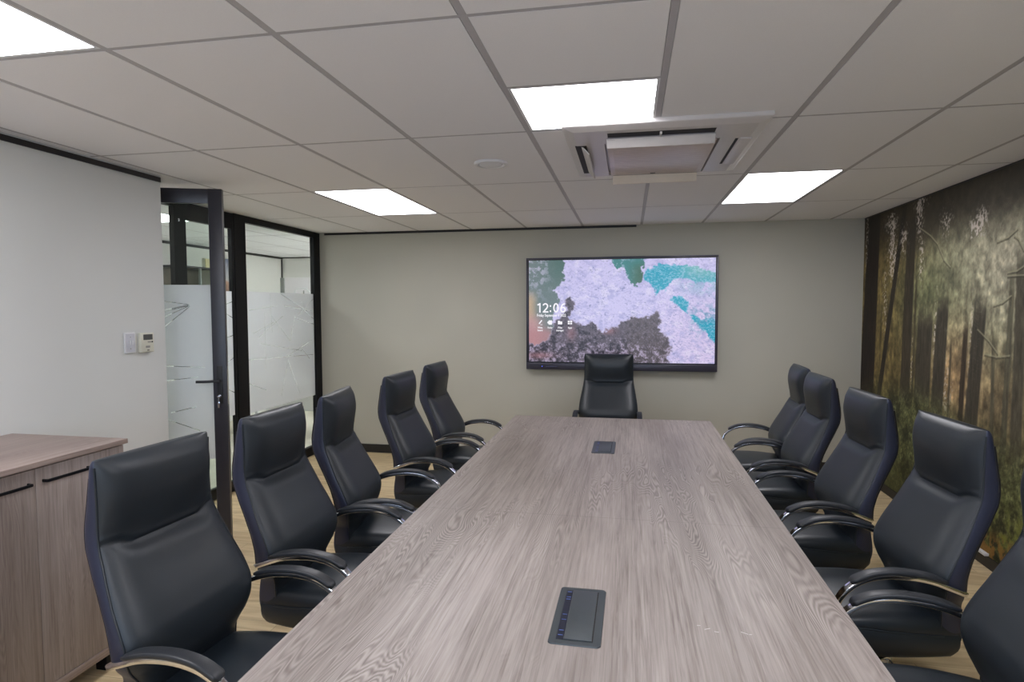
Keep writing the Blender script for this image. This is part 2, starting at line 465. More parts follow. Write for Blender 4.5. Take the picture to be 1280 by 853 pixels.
def light_panel(x0, x1, y0, y1, label, group, mat='panel'):
    t = thing('ceiling_light', label, 'light', ((x0+x1)/2, (y0+y1)/2, CEIL-(.013 if mat == 'panel_fill' else 0)), 0, group)
    w, d = (x1-x0)/2, (y1-y0)/2
    bm = newbm(); add_box(bm, -w+BW+.012, w-BW-.012, -d+BW+.010, d-BW-.010, .0008, .006)
    finish('diffuser', bm, MAT[mat], t)
    bm = newbm(); f = .014
    for b in ((-w+BW, w-BW, -d+BW*.7, -d+BW+.010), (-w+BW, w-BW, d-BW-.010, d-BW*.7), (-w+BW, -w+BW+.012, -d+BW+.010, d-BW-.010), (w-BW-.012, w-BW, -d+BW+.010, d-BW-.010)):
        add_box(bm, *b, 0, .012)
    finish('frame', bm, MAT['white'], t)
    return t
for x0, x1, y0, y1, lb in panels: light_panel(x0, x1, y0, y1, lb, 'led panels in the ceiling grid')
light_panel(*hidden_panels[0], 'unseen white ceiling light panel added over the near end of the mural wall', 'led panels in the ceiling grid')
light_panel(*hidden_panels[1], 'unseen white ceiling light panel added behind the viewer over the near end of the room', 'led panels in the ceiling grid')
light_panel(*office_panels[0], 'white ceiling light panel seen through the open glass door', 'led panels in the office ceiling')
light_panel(*office_hidden[0], 'unseen white office ceiling light panel added behind the light switch wall', 'led panels in the office ceiling')
light_panel(*office_hidden[2], 'unseen white office ceiling light panel added nearest the office side wall', 'led panels in the office ceiling')
light_panel(*office_hidden[3], 'added white office ceiling light panel hidden behind the far end of the screen wall', 'led panels in the office ceiling', 'panel_fill')
light_panel(*office_hidden[1], 'added white office ceiling light panel hidden right behind the screen wall', 'led panels in the office ceiling', 'panel_fill')

# walls
bm = newbm(); add_box(bm, XG-.10, XL, YN, 3.49, 0, CEIL+.02)
struct('wall_left', bm, MAT['wall_light'])
bm = newbm(); add_box(bm, XG-.10, XR+.1, YB, YB+.1, 0, CEIL+.02)
struct('wall_back', bm, MAT['wall'])
# near wall, with a wide unseen window added for bluish fill
WX0, WX1, WZ0, WZ1 = -2.3, 1.7, .85, 2.2
bm = newbm()
add_box(bm, XL, WX0, YN-.12, YN, 0, CEIL+.02); add_box(bm, WX1, XR+.1, YN-.12, YN, 0, CEIL+.02)
add_box(bm, WX0, WX1, YN-.12, YN, 0, WZ0); add_box(bm, WX0, WX1, YN-.12, YN, WZ1, CEIL+.02)
struct('wall_front', bm, MAT['wall_light'])
bm = newbm()
for a in (WX0, (WX0+WX1)/2-.02, WX1-.04): add_box(bm, a, a+.04, YN-.08, YN-.03, WZ0, WZ1)
add_box(bm, WX0, WX1, YN-.08, YN-.03, WZ0, WZ0+.04); add_box(bm, WX0, WX1, YN-.08, YN-.03, WZ1-.04, WZ1)
w3 = struct('window_added', bm, MAT['black'])
# right wall: structure behind, wallpaper mural in front of it
bm = newbm(); add_box(bm, XR+.004, XR+.1, YN, YB, 0, CEIL+.02)
struct('wall_right', bm, MAT['wall'])
# office shell
bm = newbm(); add_box(bm, XO-.1, XO, YO0, YO1, 0, CEIL+.02); struct('wall_office_left', bm, MAT['office_wall'])
bm = newbm(); add_box(bm, XO, -2.2, YO1, YO1+.1, 0, CEIL+.02); struct('wall_office_back', bm, MAT['office_wall'])
bm = newbm(); add_box(bm, XO, XG-.1, YO0-.1, YO0, 0, CEIL+.02); struct('wall_office_front', bm, MAT['office_wall'])
bm = newbm(); add_box(bm, -2.3, -2.2, YB+.1, YO1, 0, CEIL+.02); struct('wall_office_right', bm, MAT['office_wall'])

# dark ceiling trims and skirtings
def trim(name, *b, mat='skirt', bev=.001):
    bm = newbm(); add_box(bm, *b, bev=bev); return struct(name, bm, MAT[mat])
trim('shadow_gap_strip', XL, XL+.008, YN, 3.488, CEIL-.042, CEIL-.012)  # black strip standing in for the shadow gap at the wall top
trim('trim_2', XG+.06, .07, YB-.006, YB, CEIL-.026, CEIL-.002)
trim('trim_3', XO, XO+.01, YO0, YO1-.0, CEIL-.035, CEIL-.002)
trim('trim_4', XO+.011, -2.3, YO1-.008, YO1, CEIL-.02, CEIL-.002)
trim('trim_5', XO, XO+.012, YO1-.04, YO1-.012, .0, CEIL-.04)
trim('trim_6', XR-.006, XR-.0005, YN, YB-.01, CEIL-.012, CEIL-.002)
trim('baseboard_back', XG+.06, XR-.013, YB-.012, YB, 0, .095)
trim('baseboard_right', XR-.012, XR-.0005, YN, YB, 0, .072)
trim('baseboard_left', XL, XL+.012, YN, 3.488, 0, .09)
trim('baseboard_front', XL+.013, XR-.013, YN, YN+.012, 0, .09)

# ------------------------------------------------------------------ forest mural
def paint_forest(Y, Z):
    # horizontal coordinate runs away from the far corner
    S = 6.51-Y
    n1 = fbm(S*1.3, Z*1.3, 3, 5); n2 = fbm(S*7, Z*7, 8, 5, .65); n3 = fbm(S*22, Z*18, 21, 4, .7); nf = fbm(S*60, Z*60, 77, 3, .8)
    img = np.zeros(Y.shape+(3,))+col((92, 86, 60))
    golden = sm(1.9, .6, S)
    img = over(img, golden*.75, (104, 90, 50))
    # misty foliage upper middle and right
    mist = sm(.7, 2.0, S)*sm(1.0, 1.55, Z)*sm(2.5, 2.05, Z+.25*(n1-.5))
    img = over(img, np.clip(mist*1.15, 0, 1), (117, 116, 90))
    mist2 = np.exp(-((S-2.35)**2/.5+(Z-1.9)**2/.14)); img = over(img, np.clip(mist2*1.0, 0, 1), (152, 148, 124))
    grn = np.exp(-((S-1.3)**2/.30+(Z-1.72)**2/.10)); img = over(img, grn*.7, (92, 98, 68))
    warm = np.exp(-((S-1.72)**2/.10+(Z-1.15)**2/.12)); img = over(img, warm*.75, (152, 124, 86))
    warm2 = np.exp(-((S-2.3)**2/.10+(Z-1.05)**2/.10)); img = over(img, warm2*.5, (146, 124, 92))
    img = img*(.66+.68*n2)[..., None]
    vs = fbm(S*26, Z*2.2, 61, 4, .7); img = img*(.55+.9*n3)[..., None]*(.70+.62*vs*sm(2.1, 1.5, Z)+.31*sm(1.5, 2.1, Z))[..., None]
    img = img*np.array([1.12, 1.11, 1.14])
    # bright sky specks, in vertical clusters
    cl = 0
    for (cy, cz, sy, sz, a) in ((5.866, 2.16, .05, .16, 1), (5.80, 1.95, .05, .12, .9), (5.635, 2.18, .05, .09, .9), (5.36, 2.35, .035, .11, 1), (5.34, 2.44, .08, .03, .9),
                                (5.31, 2.0, .03, .14, .75), (4.944, 2.24, .06, .07, .7), (4.573, 2.14, .06, .06, .8), (4.483, 2.19, .04, .06, .9), (6.44, 2.3, .03, .5, .55),
                                (5.90, 2.36, .09, .05, .8), (5.05, 1.4, .02, .25, .75), (4.56, 1.25, .02, .28, .8), (4.15, 1.5, .02, .2, .5), (4.86, 1.0, .05, .18, .7), (5.95, 1.5, .03, .3, .4),
                                (3.6, 2.1, .1, .15, .8), (3.1, 2.25, .2, .1, .7), (2.2, 2.2, .3, .12, .6), (1.0, 2.2, .4, .12, .6), (5.42, 1.15, .02, .22, .6), (6.0, 1.75, .03, .2, .6)):
        cl = cl+a*np.exp(-(((Y-cy)/sy)**2+((Z-cz)/sz)**2)/2)
    spk = sm(.60, .70, nf*.45+fbm(S*62, Z*56, 5, 2)*.55+.16*np.clip(cl, 0, 1.2))*np.clip(cl*1.4, 0, 1)
    # trunks: (y at z=2.2, y at z=0.95, half width, top z, colour)
    T = [(6.29, 6.35, .165, 2.6, (36, 27, 23)), (5.70, 6.03, .046, 2.5, (42, 34, 28)), (5.50, 5.535, .088, 2.32, (56, 47, 36)), (5.20, 5.236, .125, 1.62, (60, 52, 42)),
         (4.92, 4.995, .088, 1.70, (56, 49, 40)), (4.60, 4.662, .032, 1.55, (50, 39, 30)), (4.42, 4.53, .078, 1.72, (56, 49, 40)), (4.34, 4.295, .022, 1.45, (84, 75, 58)),
         (4.13, 4.165, .030, 1.85, (84, 76, 60)), (4.06, 4.05, .055, 1.95, (76, 67, 54)), (3.80, 3.78, .06, 2.1, (56, 48, 40)), (3.5, 3.42, .09, 2.4, (44, 36, 30)),
         (3.0, 3.05, .04, 2.2, (62, 54, 44)), (2.7, 2.6, .11, 2.5, (40, 32, 27)), (2.2, 2.25, .05, 2.0, (66, 58, 46)), (1.8, 1.75, .09, 2.5, (46, 38, 30)), (1.2, 1.3, .05, 2.2, (60, 50, 40)),
         (.7, .6, .12, 2.5, (40, 32, 26)), (0, .1, .06, 2.1, (60, 52, 42)), (-.5, -.6, .1, 2.5, (44, 35, 28)), (-1.2, -1.1, .07, 2.3, (54, 44, 36)), (5.38, 5.40, .018, 1.9, (70, 60, 42)), (4.80, 4.83, .016, 1.4, (70, 58, 42))]
    img = over(img, np.clip(spk*.9, 0, 1), (224, 212, 196))
    for (ya, yb, hw, top, cc) in T:
        yc = yb+(ya-yb)*(Z-.95)/1.25
        d = np.abs(Y-yc+.012*(n3-.5)); w = hw*(1.02-.10*(Z-.95))
        m = sm(w+.008, w-.012, d)*sm(top+.10, top-.16, Z+.22*(n2-.5))*sm(.05, .5, Z-(.55*(n1-.5)))
        bark = (.62+.85*fbm(Y*60, Z*9, int(hw*1000), 4, .7))[..., None]*np.array([1.0, 1.06, 1.08])
        img = img*(1-m[..., None]*.94)+col(cc)*bark*m[..., None]*.94
    # dark crown along the top
    dk = sm(2.05, 2.42, Z+.28*(n1-.5)+.14*(n2-.5)+.10*sm(3.2, .4, S))
    img = over(img, dk*.78, (47, 43, 37))
    img = over(img, np.clip(spk*.75, 0, 1)*sm(2.0, 2.1, Z), (220, 210, 198))
    # pale fronds: short arching strokes
    fr = np.abs(np.sin((Z*1.0+S*.75+.9*fbm(S*3, Z*3, 31, 3))*52))
    img = over(img, sm(.9, 1.0, fr)*sm(.55, .75, n2)*mist*.30, (165, 165, 140))
    # undergrowth
    ug = sm(1.02, .62, Z+.30*(n1-.5)+.16*(n2-.5)-.10*sm(.5, 1.3, S)*sm(2.0, 1.2, S))
    ugc = np.zeros(Y.shape+(3,))+col((84, 86, 54))
    lite = sm(.45, .68, n3)
    ugc = over(ugc, lite*.7, (128, 132, 88))
    dk2 = sm(.52, .34, n2); ugc = over(ugc, dk2*.75, (36, 36, 22))
    ugc = ugc*(.45+1.15*nf)[..., None]
    lo = sm(.55, .18, Z); ugc = over(ugc, lo*sm(.4, .6, n2)*sm(1.4, 2.1, S), (134, 140, 62))
    lf = sm(.30, .12, Z+.1*(n1-.5)); ugc = over(ugc, lf*sm(.45, .55, n3)*.85*sm(1.2, 1.9, S), (150, 108, 52))
    ml = lo*(1-sm(1.2, 1.8, S)); ugc = over(ugc, ml*.5, (62, 62, 32))
    img = img*(1-ug[..., None])+ugc*ug[..., None]
    # bare branches
    def stroke(img, pts, w, c, a=.85):
        for (y0, z0), (y1, z1) in zip(pts[:-1], pts[1:]):
            ey, ez = y1-y0, z1-z0; L = ey*ey+ez*ez
            t = np.clip(((Y-y0)*ey+(Z-z0)*ez)/L, 0, 1)
            d = np.hypot(Y-y0-t*ey, Z-z0-t*ez)
            img = over(img, sm(w*1.6, w*.5, d)*a, c)
        return img
    pale = (164, 160, 132)
    for pts in ([(5.353, 2.248), (5.18, 2.17), (5.063, 2.096), (4.96, 1.971), (4.866, 1.914)], [(4.308, 2.035), (4.2, 2.05), (4.111, 2.09)], [(4.139, 2.05), (4.10, 2.03), (4.046, 1.96)], [(4.188, 1.838), (4.1, 1.845), (3.95, 1.90)],
                [(4.187, 1.819), (4.035, 1.816), (3.8, 1.83)], [(4.323, 1.642), (4.23, 1.66), (4.147, 1.699)], [(4.399, 1.333), (4.27, 1.325), (4.139, 1.343)], [(4.492, 1.487), (4.36, 1.42), (4.261, 1.348)],
                [(3.9, 1.6), (3.6, 1.7), (3.4, 1.68)], [(3.2, 2.0), (2.9, 2.1)], [(2.4, 1.5), (2.1, 1.6)]):
        img = stroke(img, [(a, b-.010) for a, b in pts], .006, (58, 54, 42), .6)
        img = stroke(img, pts, .0048, pale, .75)
    return np.clip(img, 0, 255)
ys = np.concatenate([np.arange(6.51, 3.2, -.0058), np.arange(3.2, YN, -.025), [YN]])
zs = np.arange(0, CEIL+.0062, .0062); zs[-1] = CEIL
Yg, Zg = np.meshgrid(ys, zs)
MAT['mural'] = m_print('forest_wallpaper', None, .65, 160, .16, gain=1.0)
mural = picture_grid('forest_wallpaper', np.stack([np.full(Yg.shape, XR), Yg, Zg], 2), paint_forest(Yg, Zg), MAT['mural'])
tag(mural, 'wall-filling printed photo of a misty pine forest behind the right-hand chairs', 'wallpaper')

# ------------------------------------------------------------------ glazed partition and doors
FW = .05
def prism(bm, poly, z0, z1):
    a = [bm.verts.new((x, y, z0)) for x, y in poly]; b = [bm.verts.new((x, y, z1)) for x, y in poly]
    bm.faces.new(a[::-1]); bm.faces.new(b)
    for i in range(len(poly)): bm.faces.new((a[i], a[(i+1) % len(poly)], b[(i+1) % len(poly)], b[i]))

def film(name, u0, u1, z0, z1, segs, parent, origin, rz, off):
    """frosted film, in a local frame X along the pane, Z up"""
    bm = newbm(); add_box(bm, u0, u1, off-.0006, off+.0006, z0, z1)
    o = finish(name, bm, m_frost('frosted_film', segs), parent)
    o.location = origin; o.rotation_euler = (0, 0, rz)
    return o

Y_P0, Y_P1, Y_END = 4.965, 5.13, 6.375      # post between the doors and the fixed pane
# fixed pane
bm = newbm()
add_box(bm, XG-FW, XG, Y_P0, Y_P1, 0, CEIL-.002, bev=.002)
add_box(bm, XG-FW, XG, Y_END, YB-.001, 0, CEIL-.002, bev=.002)
add_box(bm, XG-FW+.002, XG-.001, Y_P1, Y_END, 2.422, CEIL-.002, bev=.002)
add_box(bm, XG-FW+.002, XG-.001, Y_P1, Y_END, 0, .10, bev=.002)
win = struct('window_1', bm, MAT['black'])
bm = newbm(); add_box(bm, XG-.029, XG-.021, Y_P1, Y_END, .10, 2.422); finish('window_glass', bm, MAT['glass'], win)
def Pz(u, v):    # film coordinates on the fixed pane: u metres along y from the post
    return (u, v)
cuts_pane = [(.30, 1.60, .30+.0, 1.05), (.22, 1.30, .98, 1.18), (.0, 1.16, 1.22, 1.12), (.20, 1.36, .62, 1.56), (.42, 1.56, .75, 1.30), (.75, 1.30, .86, 1.56), (.86, 1.54, 1.24, 1.46),
             (.68, 1.14, 1.20, 1.28), (.70, 1.10, .92, .72), (.70, 1.10, .56, .74), (.98, 1.20, 1.14, 1.08), (.60, 1.78, 1.08, 1.62), (.64, 1.66, 1.2, 1.61), (1.04, 1.62, .98, 1.72), (1.04, 1.63, 1.24, 1.74),
             (1.04, 1.63, .92, 1.56), (1.04, 1.62, 1.24, 1.52), (.05, 1.62, .5, 1.66), (.10, 1.40, .45, 1.50), (.02, .94, .30, .84), (.42, 1.40, .40, 1.78)]
film('frosted_film', 0, Y_END-Y_P1, .66, 1.795, cuts_pane, win, (XG-.0195, Y_P1, 0), math.pi/2, 0)

# door opening frame: hinge post by the wall end, header
bm = newbm()
add_box(bm, XG-FW, XG, 3.491, 3.54, 0, CEIL-.002, bev=.002)
add_box(bm, XG-FW, XG-.002, 3.54, 4.24, 2.432, CEIL-.002, bev=.002)
struct('trim_7', bm, MAT['black'])
# closed leaf
bm = newbm()
y0, y1 = 4.225, Y_P0-.003
X0, X1 = XG-.045, XG-.003
add_box(bm, X0, X1, y0, y0+.135, .008, CEIL-.006, bev=.003)
add_box(bm, X0, X1, y1-.03, y1, .008, CEIL-.006, bev=.003)
add_box(bm, X0+.001, X1-.001, y0+.13, y1-.028, 2.342, CEIL-.006, bev=.003)
add_box(bm, X0+.001, X1-.001, y0+.13, y1-.028, .008, .10, bev=.003)
d2 = struct('door_2', bm, MAT['black'])
bm = newbm(); add_box(bm, XG-.029, XG-.021, y0+.13, y1-.028, .10, 2.342); finish('glass_pane', bm, MAT['glass'], d2)
film('frosted_film', .13, y1-.028-y0, .684, 1.79, [(.13, 1.72, .62, 1.78), (.3, 1.74, .72, 1.55), (.4, 1.62, .72, 1.70), (.50, 1.36, .72, 1.40), (.45, 1.10, .72, 1.2), (.5, .98, .72, .88), (.2, 1.3, .6, .9)], d2, (XG-.0195, y0, 0), math.pi/2, 0)
bm = newbm(); add_box(bm, X1, X1+.004, y0+.05, y0+.062, 2.32, 2.34, bev=.001); finish('strike_plate', bm, MAT['chrome'], d2)

# open leaf, swung into the room
hx, hy = -3.45, 3.535; ex, ey = -2.722, 3.80
dl = math.hypot(ex-hx, ey-hy); da = math.atan2(ey-hy, ex-hx)
door = bpy.data.objects.new('door_1', None); C.objects.link(door); door['kind'] = 'structure'
door.location = (hx, hy, 0); door.rotation_euler = (0, 0, da)
ZT = 2.447
SW = .088
bm = newbm()
add_box(bm, 0, SW, -.022, .022, .008, ZT, bev=.002)
add_box(bm, dl-SW, dl, -.022, .022, .008, ZT, bev=.002)
add_box(bm, SW-.002, dl-SW+.002, -.021, .021, ZT-.098, ZT-.001, bev=.002)
add_box(bm, SW-.002, dl-SW+.002, -.021, .021, .009, .12, bev=.002)
finish('door_frame', bm, MAT['doorframe'], door, smooth=True)
bm = newbm(); add_box(bm, SW-.001, dl-SW+.001, -.004, .004, .12, ZT-.098); finish('glass_pane', bm, MAT['glass'], door)
W = dl-2*SW
cuts_door = [(SW+.12, 1.50, SW+.46, 1.66), (SW+.20, 1.60, SW+.46, 1.66), (SW+.29, 1.63, SW+.46, 1.665), (SW+.30, 1.69, SW+.46, 1.665), (SW+.18, 1.42, SW+.46, 1.655),
             (SW+.0, 1.27, SW+.54, 1.235), (SW+0, 1.12, SW+.50, 1.17), (SW+.32, .93, SW+.48, .965), (SW+.30, .88, SW+.50, .80)]
film('frosted_film', SW, dl-SW, .60, 1.80, cuts_door, door, (0, 0, 0), 0, -.0055)
# lever handle both sides, on the free stile; the lever points back to the hinge
for s in (-1, 1):
    bm = newbm(); zc = 1.145
    add_box(bm, dl-.062, dl-.026, min(s*.022, s*.027), max(s*.022, s*.027), zc-.16, zc+.10, bev=.002)
    add_cyl(bm, (dl-.044, s*.024, zc), (dl-.044, s*.062, zc), .010)
    pth = smooth_path([(dl-.044, s*.060, zc), (dl-.075, s*.064, zc), (dl-.12, s*.066, zc-.002), (dl-.185, s*.064, zc-.002)], 5)
    add_sweep(bm, pth, rrect(.009, .007, .004, 3), up=Vector((0, 0, 1)))
    finish('lever_handle', bm, MAT['plastic'], door, smooth=True)
bm = newbm(); add_cyl(bm, (dl-.044, -.022, 1.04), (dl-.044, -.040, 1.04), .011); finish('lock_cylinder', bm, MAT['chrome'], door, smooth=True)
bm = newbm(); add_box(bm, dl-.052, dl-.036, -.066, -.041, 1.036, 1.044, bev=.001); add_cyl(bm, (dl-.044, -.060, 1.037), (dl-.044, -.060, 1.00), .004); add_box(bm, dl-.050, dl-.038, -.064, -.056, .962, 1.004, bev=.001)
finish('door_key', bm, MAT['chrome'], door, smooth=True)
bm = newbm(); add_box(bm, dl-.001, dl+.0015, -.012, .012, .98, 1.24); finish('lock_faceplate', bm, MAT['chrome'], door)
for z in (.3, 1.25, 2.2):
    bm = newbm(); add_cyl(bm, (0, -.030, z), (0, -.030, z+.09), .009); finish('hinge', bm, MAT['black'], door, smooth=True)

# ------------------------------------------------------------------ office contents
def framed(name, label, cat, x, y0, y1, z0, z1, mats, fr=.02, group=None):
    t = thing(name, label, cat, (x, (y0+y1)/2, (z0+z1)/2), 0, group)
    w, h = (y1-y0)/2, (z1-z0)/2
    bm = newbm()
    for b in ((-w, w, -h, -h+fr), (-w, w, h-fr, h), (-w, -w+fr, -h+fr, h-fr), (w-fr, w, -h+fr, h-fr)): add_box(bm, .0, .025, b[0], b[1], b[2], b[3], bev=.002)
    finish('frame', bm, mats[0], t, smooth=True)
    bm = newbm(); add_box(bm, .0, .012, -w+fr, w-fr, -h+fr, h-fr); finish('picture', bm, mats[1], t)
    return t
def m_grad(name, a, b, z0, z1):
    t = NT(name); tc = t.n('ShaderNodeTexCoord'); sp = t.n('ShaderNodeSeparateXYZ'); t.l(tc.outputs['Object'], sp.inputs[0])
    n = t.noise(t.coord(), 9, 3)
    f = t.math('ADD', t.math('DIVIDE', t.math('SUBTRACT', sp.outputs[2], z0), z1-z0), t.math('MULTIPLY', t.math('SUBTRACT', n, .5), .25))
    return t.done(t.bsdf(t.ramp(f, [(0, s2l(a)), (.28, s2l((176, 140, 120))), (.34, s2l((176, 176, 178))), (1, s2l(b))]), .5))
sea = m_grad('sky_poster_print', (120, 84, 72), (104, 112, 148), -.26, .3)
pst = framed('sky_poster', 'bluish framed sky poster on the office wall, just right of the open door', 'poster', XO+.001, 7.72, 8.28, 1.86, 2.36, (MAT['cream'], sea), .012)
bm = newbm(); add_box(bm, .013, .016, .10, .13, -.16, -.03); add_box(bm, .013, .016, .05, .18, -.17, -.15); add_box(bm, .013, .016, .06, .16, -.05, -.03); finish('printed_gate', bm, MAT['plastic'], pst)
framed('blue_notice', 'small blue framed notice low on the office wall behind the closed glass leaf', 'notice', XO+.001, 7.80, 8.20, .95, 1.18, (MAT['cream'], m_plain('blue_notice_print', (96, 150, 180), .4, var=.25, nscale=18)), .02)
# open shelf rack seen through the door's upper glass
t = thing('wall_shelf', 'dark open wall shelf with metal brackets seen through the open door', 'shelf', (XO+.001, 7.05, 1.75))
bm = newbm(); add_box(bm, 0, .3, -.42, .36, -.02, .0, bev=.002); part('shelf_board', bm, MAT['doorframe'], t, smooth=True)
bm = newbm(); add_box(bm, 0, .3, -.42, .36, .40, .42, bev=.002); part('shelf_board', bm, MAT['doorframe'], t, smooth=True)
bm = newbm(); add_box(bm, 0, .02, -.42, .36, 0, .40, bev=.001); part('back_panel', bm, m_plain('brown_back_panel', (92, 84, 74), .5, var=.2, nscale=12), t)
bm = newbm(); add_box(bm, 0, .3, .36, .385, -.05, .42, bev=.001); part('side_panel', bm, MAT['cream'], t)
for yy in (-.3, -.02, .24):
    bm = newbm(); add_box(bm, .28, .31, yy, yy+.02, -.04, .40, bev=.002); part('bracket', bm, MAT['grey_frame'], t, smooth=True)
t = thing('wall_cabinet', 'tall pale wall cabinet between the dark shelf and the blue poster', 'cabinet', (XO+.001, 7.56, 1.2))
bm = newbm(); add_box(bm, 0, .04, -.09, .09, 0, 1.12, bev=.003); part('body', bm, MAT['cream'], t, smooth=True)
bm = newbm(); add_box(bm, .041, .055, -.085, .085, .01, 1.11, bev=.003); part('door', bm, m_plain('pale_yellow_door', (214, 204, 160), .5), t, smooth=True)
# display board with a drawn car outline
t = thing('display_board', 'white display board with a drawn car outline behind the fixed glass pane', 'board', (-4.62, 8.2, 0), math.radians(4))
bm = newbm(); add_box(bm, -.27, .6, -.015, .015, 1.30, 2.075, bev=.002); part('board', bm, MAT['board'], t, smooth=True)
bm = newbm(); add_box(bm, -.335, -.27, -.02, .02, 1.30, 2.075, bev=.002); part('side_rail', bm, MAT['grey_frame'], t, smooth=True)
for xx in (-.30, .55):
    bm = newbm(); add_box(bm, xx-.015, xx+.015, .016, .045, .03, 1.9, bev=.003); add_box(bm, xx-.02, xx+.02, -.28, .28, 0, .03, bev=.004); part('stand_leg', bm, MAT['grey_frame'], t, smooth=True)
bm = newbm()
pth = smooth_path([(-.13, -.020, 1.80), (-.10, -.020, 1.90), (-.03, -.020, 1.925), (.06, -.020, 1.915), (.12, -.020, 1.85), (.16, -.020, 1.815), (.27, -.020, 1.81), (.38, -.02, 1.83)], 5)
add_sweep(bm, pth, circ(.010, 6), up=Vector((0, 1, 0)))
part('car_outline', bm, MAT['white'], t, smooth=True)
for b in ((.01, .028, -.022, -.0155, 1.80, 1.89), (.15, .30, -.02, -.0155, 1.84, 1.865), (.17, .19, -.02, -.0155, 1.93, 1.98)):
    bm = newbm(); add_box(bm, *b); part('drawn_mark', bm, MAT['grey_frame'], t)
# a white desk with things on it, seen low through the clear strip
t = thing('office_desk', 'white office desk standing behind the glass partition', 'desk', (-4.35, 7.3, 0))
bm = newbm(); add_box(bm, -.75, .75, -.4, .4, .70, .73, bev=.003); part('desktop', bm, MAT['white'], t, smooth=True)
for sx in (-.72, .69):
    for sy in (-.37, .34):
        bm = newbm(); add_box(bm, sx, sx+.04, sy, sy+.04, 0, .70, bev=.003); part('leg', bm, MAT['white'], t, smooth=True)
bm = newbm(); add_box(bm, -.7, .7, .30, .32, .25, .68, bev=.002); part('modesty_panel', bm, MAT['white'], t, smooth=True)
t = thing('desk_monitor', 'black monitor on the office desk behind the frosted pane', 'monitor', (-4.0, 7.35, .7305), math.radians(200))
bm = newbm(); add_box(bm, -.26, .26, -.012, .012, .10, .40, bev=.004); part('screen', bm, MAT['plastic'], t, smooth=True)
bm = newbm(); add_box(bm, -.02, .02, .014, .03, .0, .25, bev=.003); add_box(bm, -.11, .11, -.07, .09, 0, .012, bev=.004); part('stand', bm, MAT['plastic'], t, smooth=True)

# ------------------------------------------------------------------ wall display
TX0, TX1, TZ0, TZ1, TY = -1.065, .875, .985, 2.155, 6.43
tv = thing('wall_display', 'large wall-mounted touch display showing an aerial photo of surf and rocks', 'television', ((TX0+TX1)/2, YB-.001, (TZ0+TZ1)/2))
def loc(b): return (b[0]-tv.location.x, b[1]-tv.location.x, b[2]-tv.location.y, b[3]-tv.location.y, b[4]-tv.location.z, b[5]-tv.location.z)
SX0, SX1, SZ0, SZ1 = -1.036, .848, 1.066, 2.128
bm = newbm()
add_box(bm, *loc((TX0+.02, TX1-.02, TY+.012, YB-.03, TZ0+.02, TZ1-.02)), bev=.01)
part('housing', bm, MAT['tvblack'], tv, smooth=True)
bm = newbm()
add_box(bm, *loc((TX0, TX1, TY, TY+.03, SZ1+.008, TZ1)), bev=.003)
add_box(bm, *loc((TX0, SX0-.008, TY, TY+.03, TZ0+.0, SZ1+.009)), bev=.003)
add_box(bm, *loc((SX1+.008, TX1, TY, TY+.03, TZ0+.0, SZ1+.009)), bev=.003)
part('bezel', bm, MAT['tvframe'], tv, smooth=True)
bm = newbm(); add_box(bm, *loc((TX0+.001, TX1-.001, TY-.012, TY+.03, TZ0-.001, SZ0-.012)), bev=.006)
part('speaker_bar', bm, MAT['tvframe'], tv, smooth=True)
bm = newbm(); add_box(bm, *loc((SX0-.009, SX1+.009, TY+.006, TY+.02, SZ0-.013, SZ1+.009)))
part('screen_border', bm, MAT['tvblack'], tv)
bm = newbm(); add_box(bm, *loc((-.35, .15, YB-.03, YB-.001, 1.35, 1.75)), bev=.003); part('wall_bracket', bm, MAT['black'], tv, smooth=True)
bm = newbm(); add_cyl(bm, (-.895-tv.location.x, TY-.0125-tv.location.y, 1.018-tv.location.z), (-.895-tv.location.x, TY-.014-tv.location.y, 1.018-tv.location.z), .005, n=12); part('power_led', bm, MAT['led'], tv)
bm = newbm()
for k in range(6): add_box(bm, *loc((-.855+.02*k, -.843+.02*k, TY-.0128, TY-.012, 1.014, 1.021)))
part('button_marks', bm, MAT['logo'], tv)

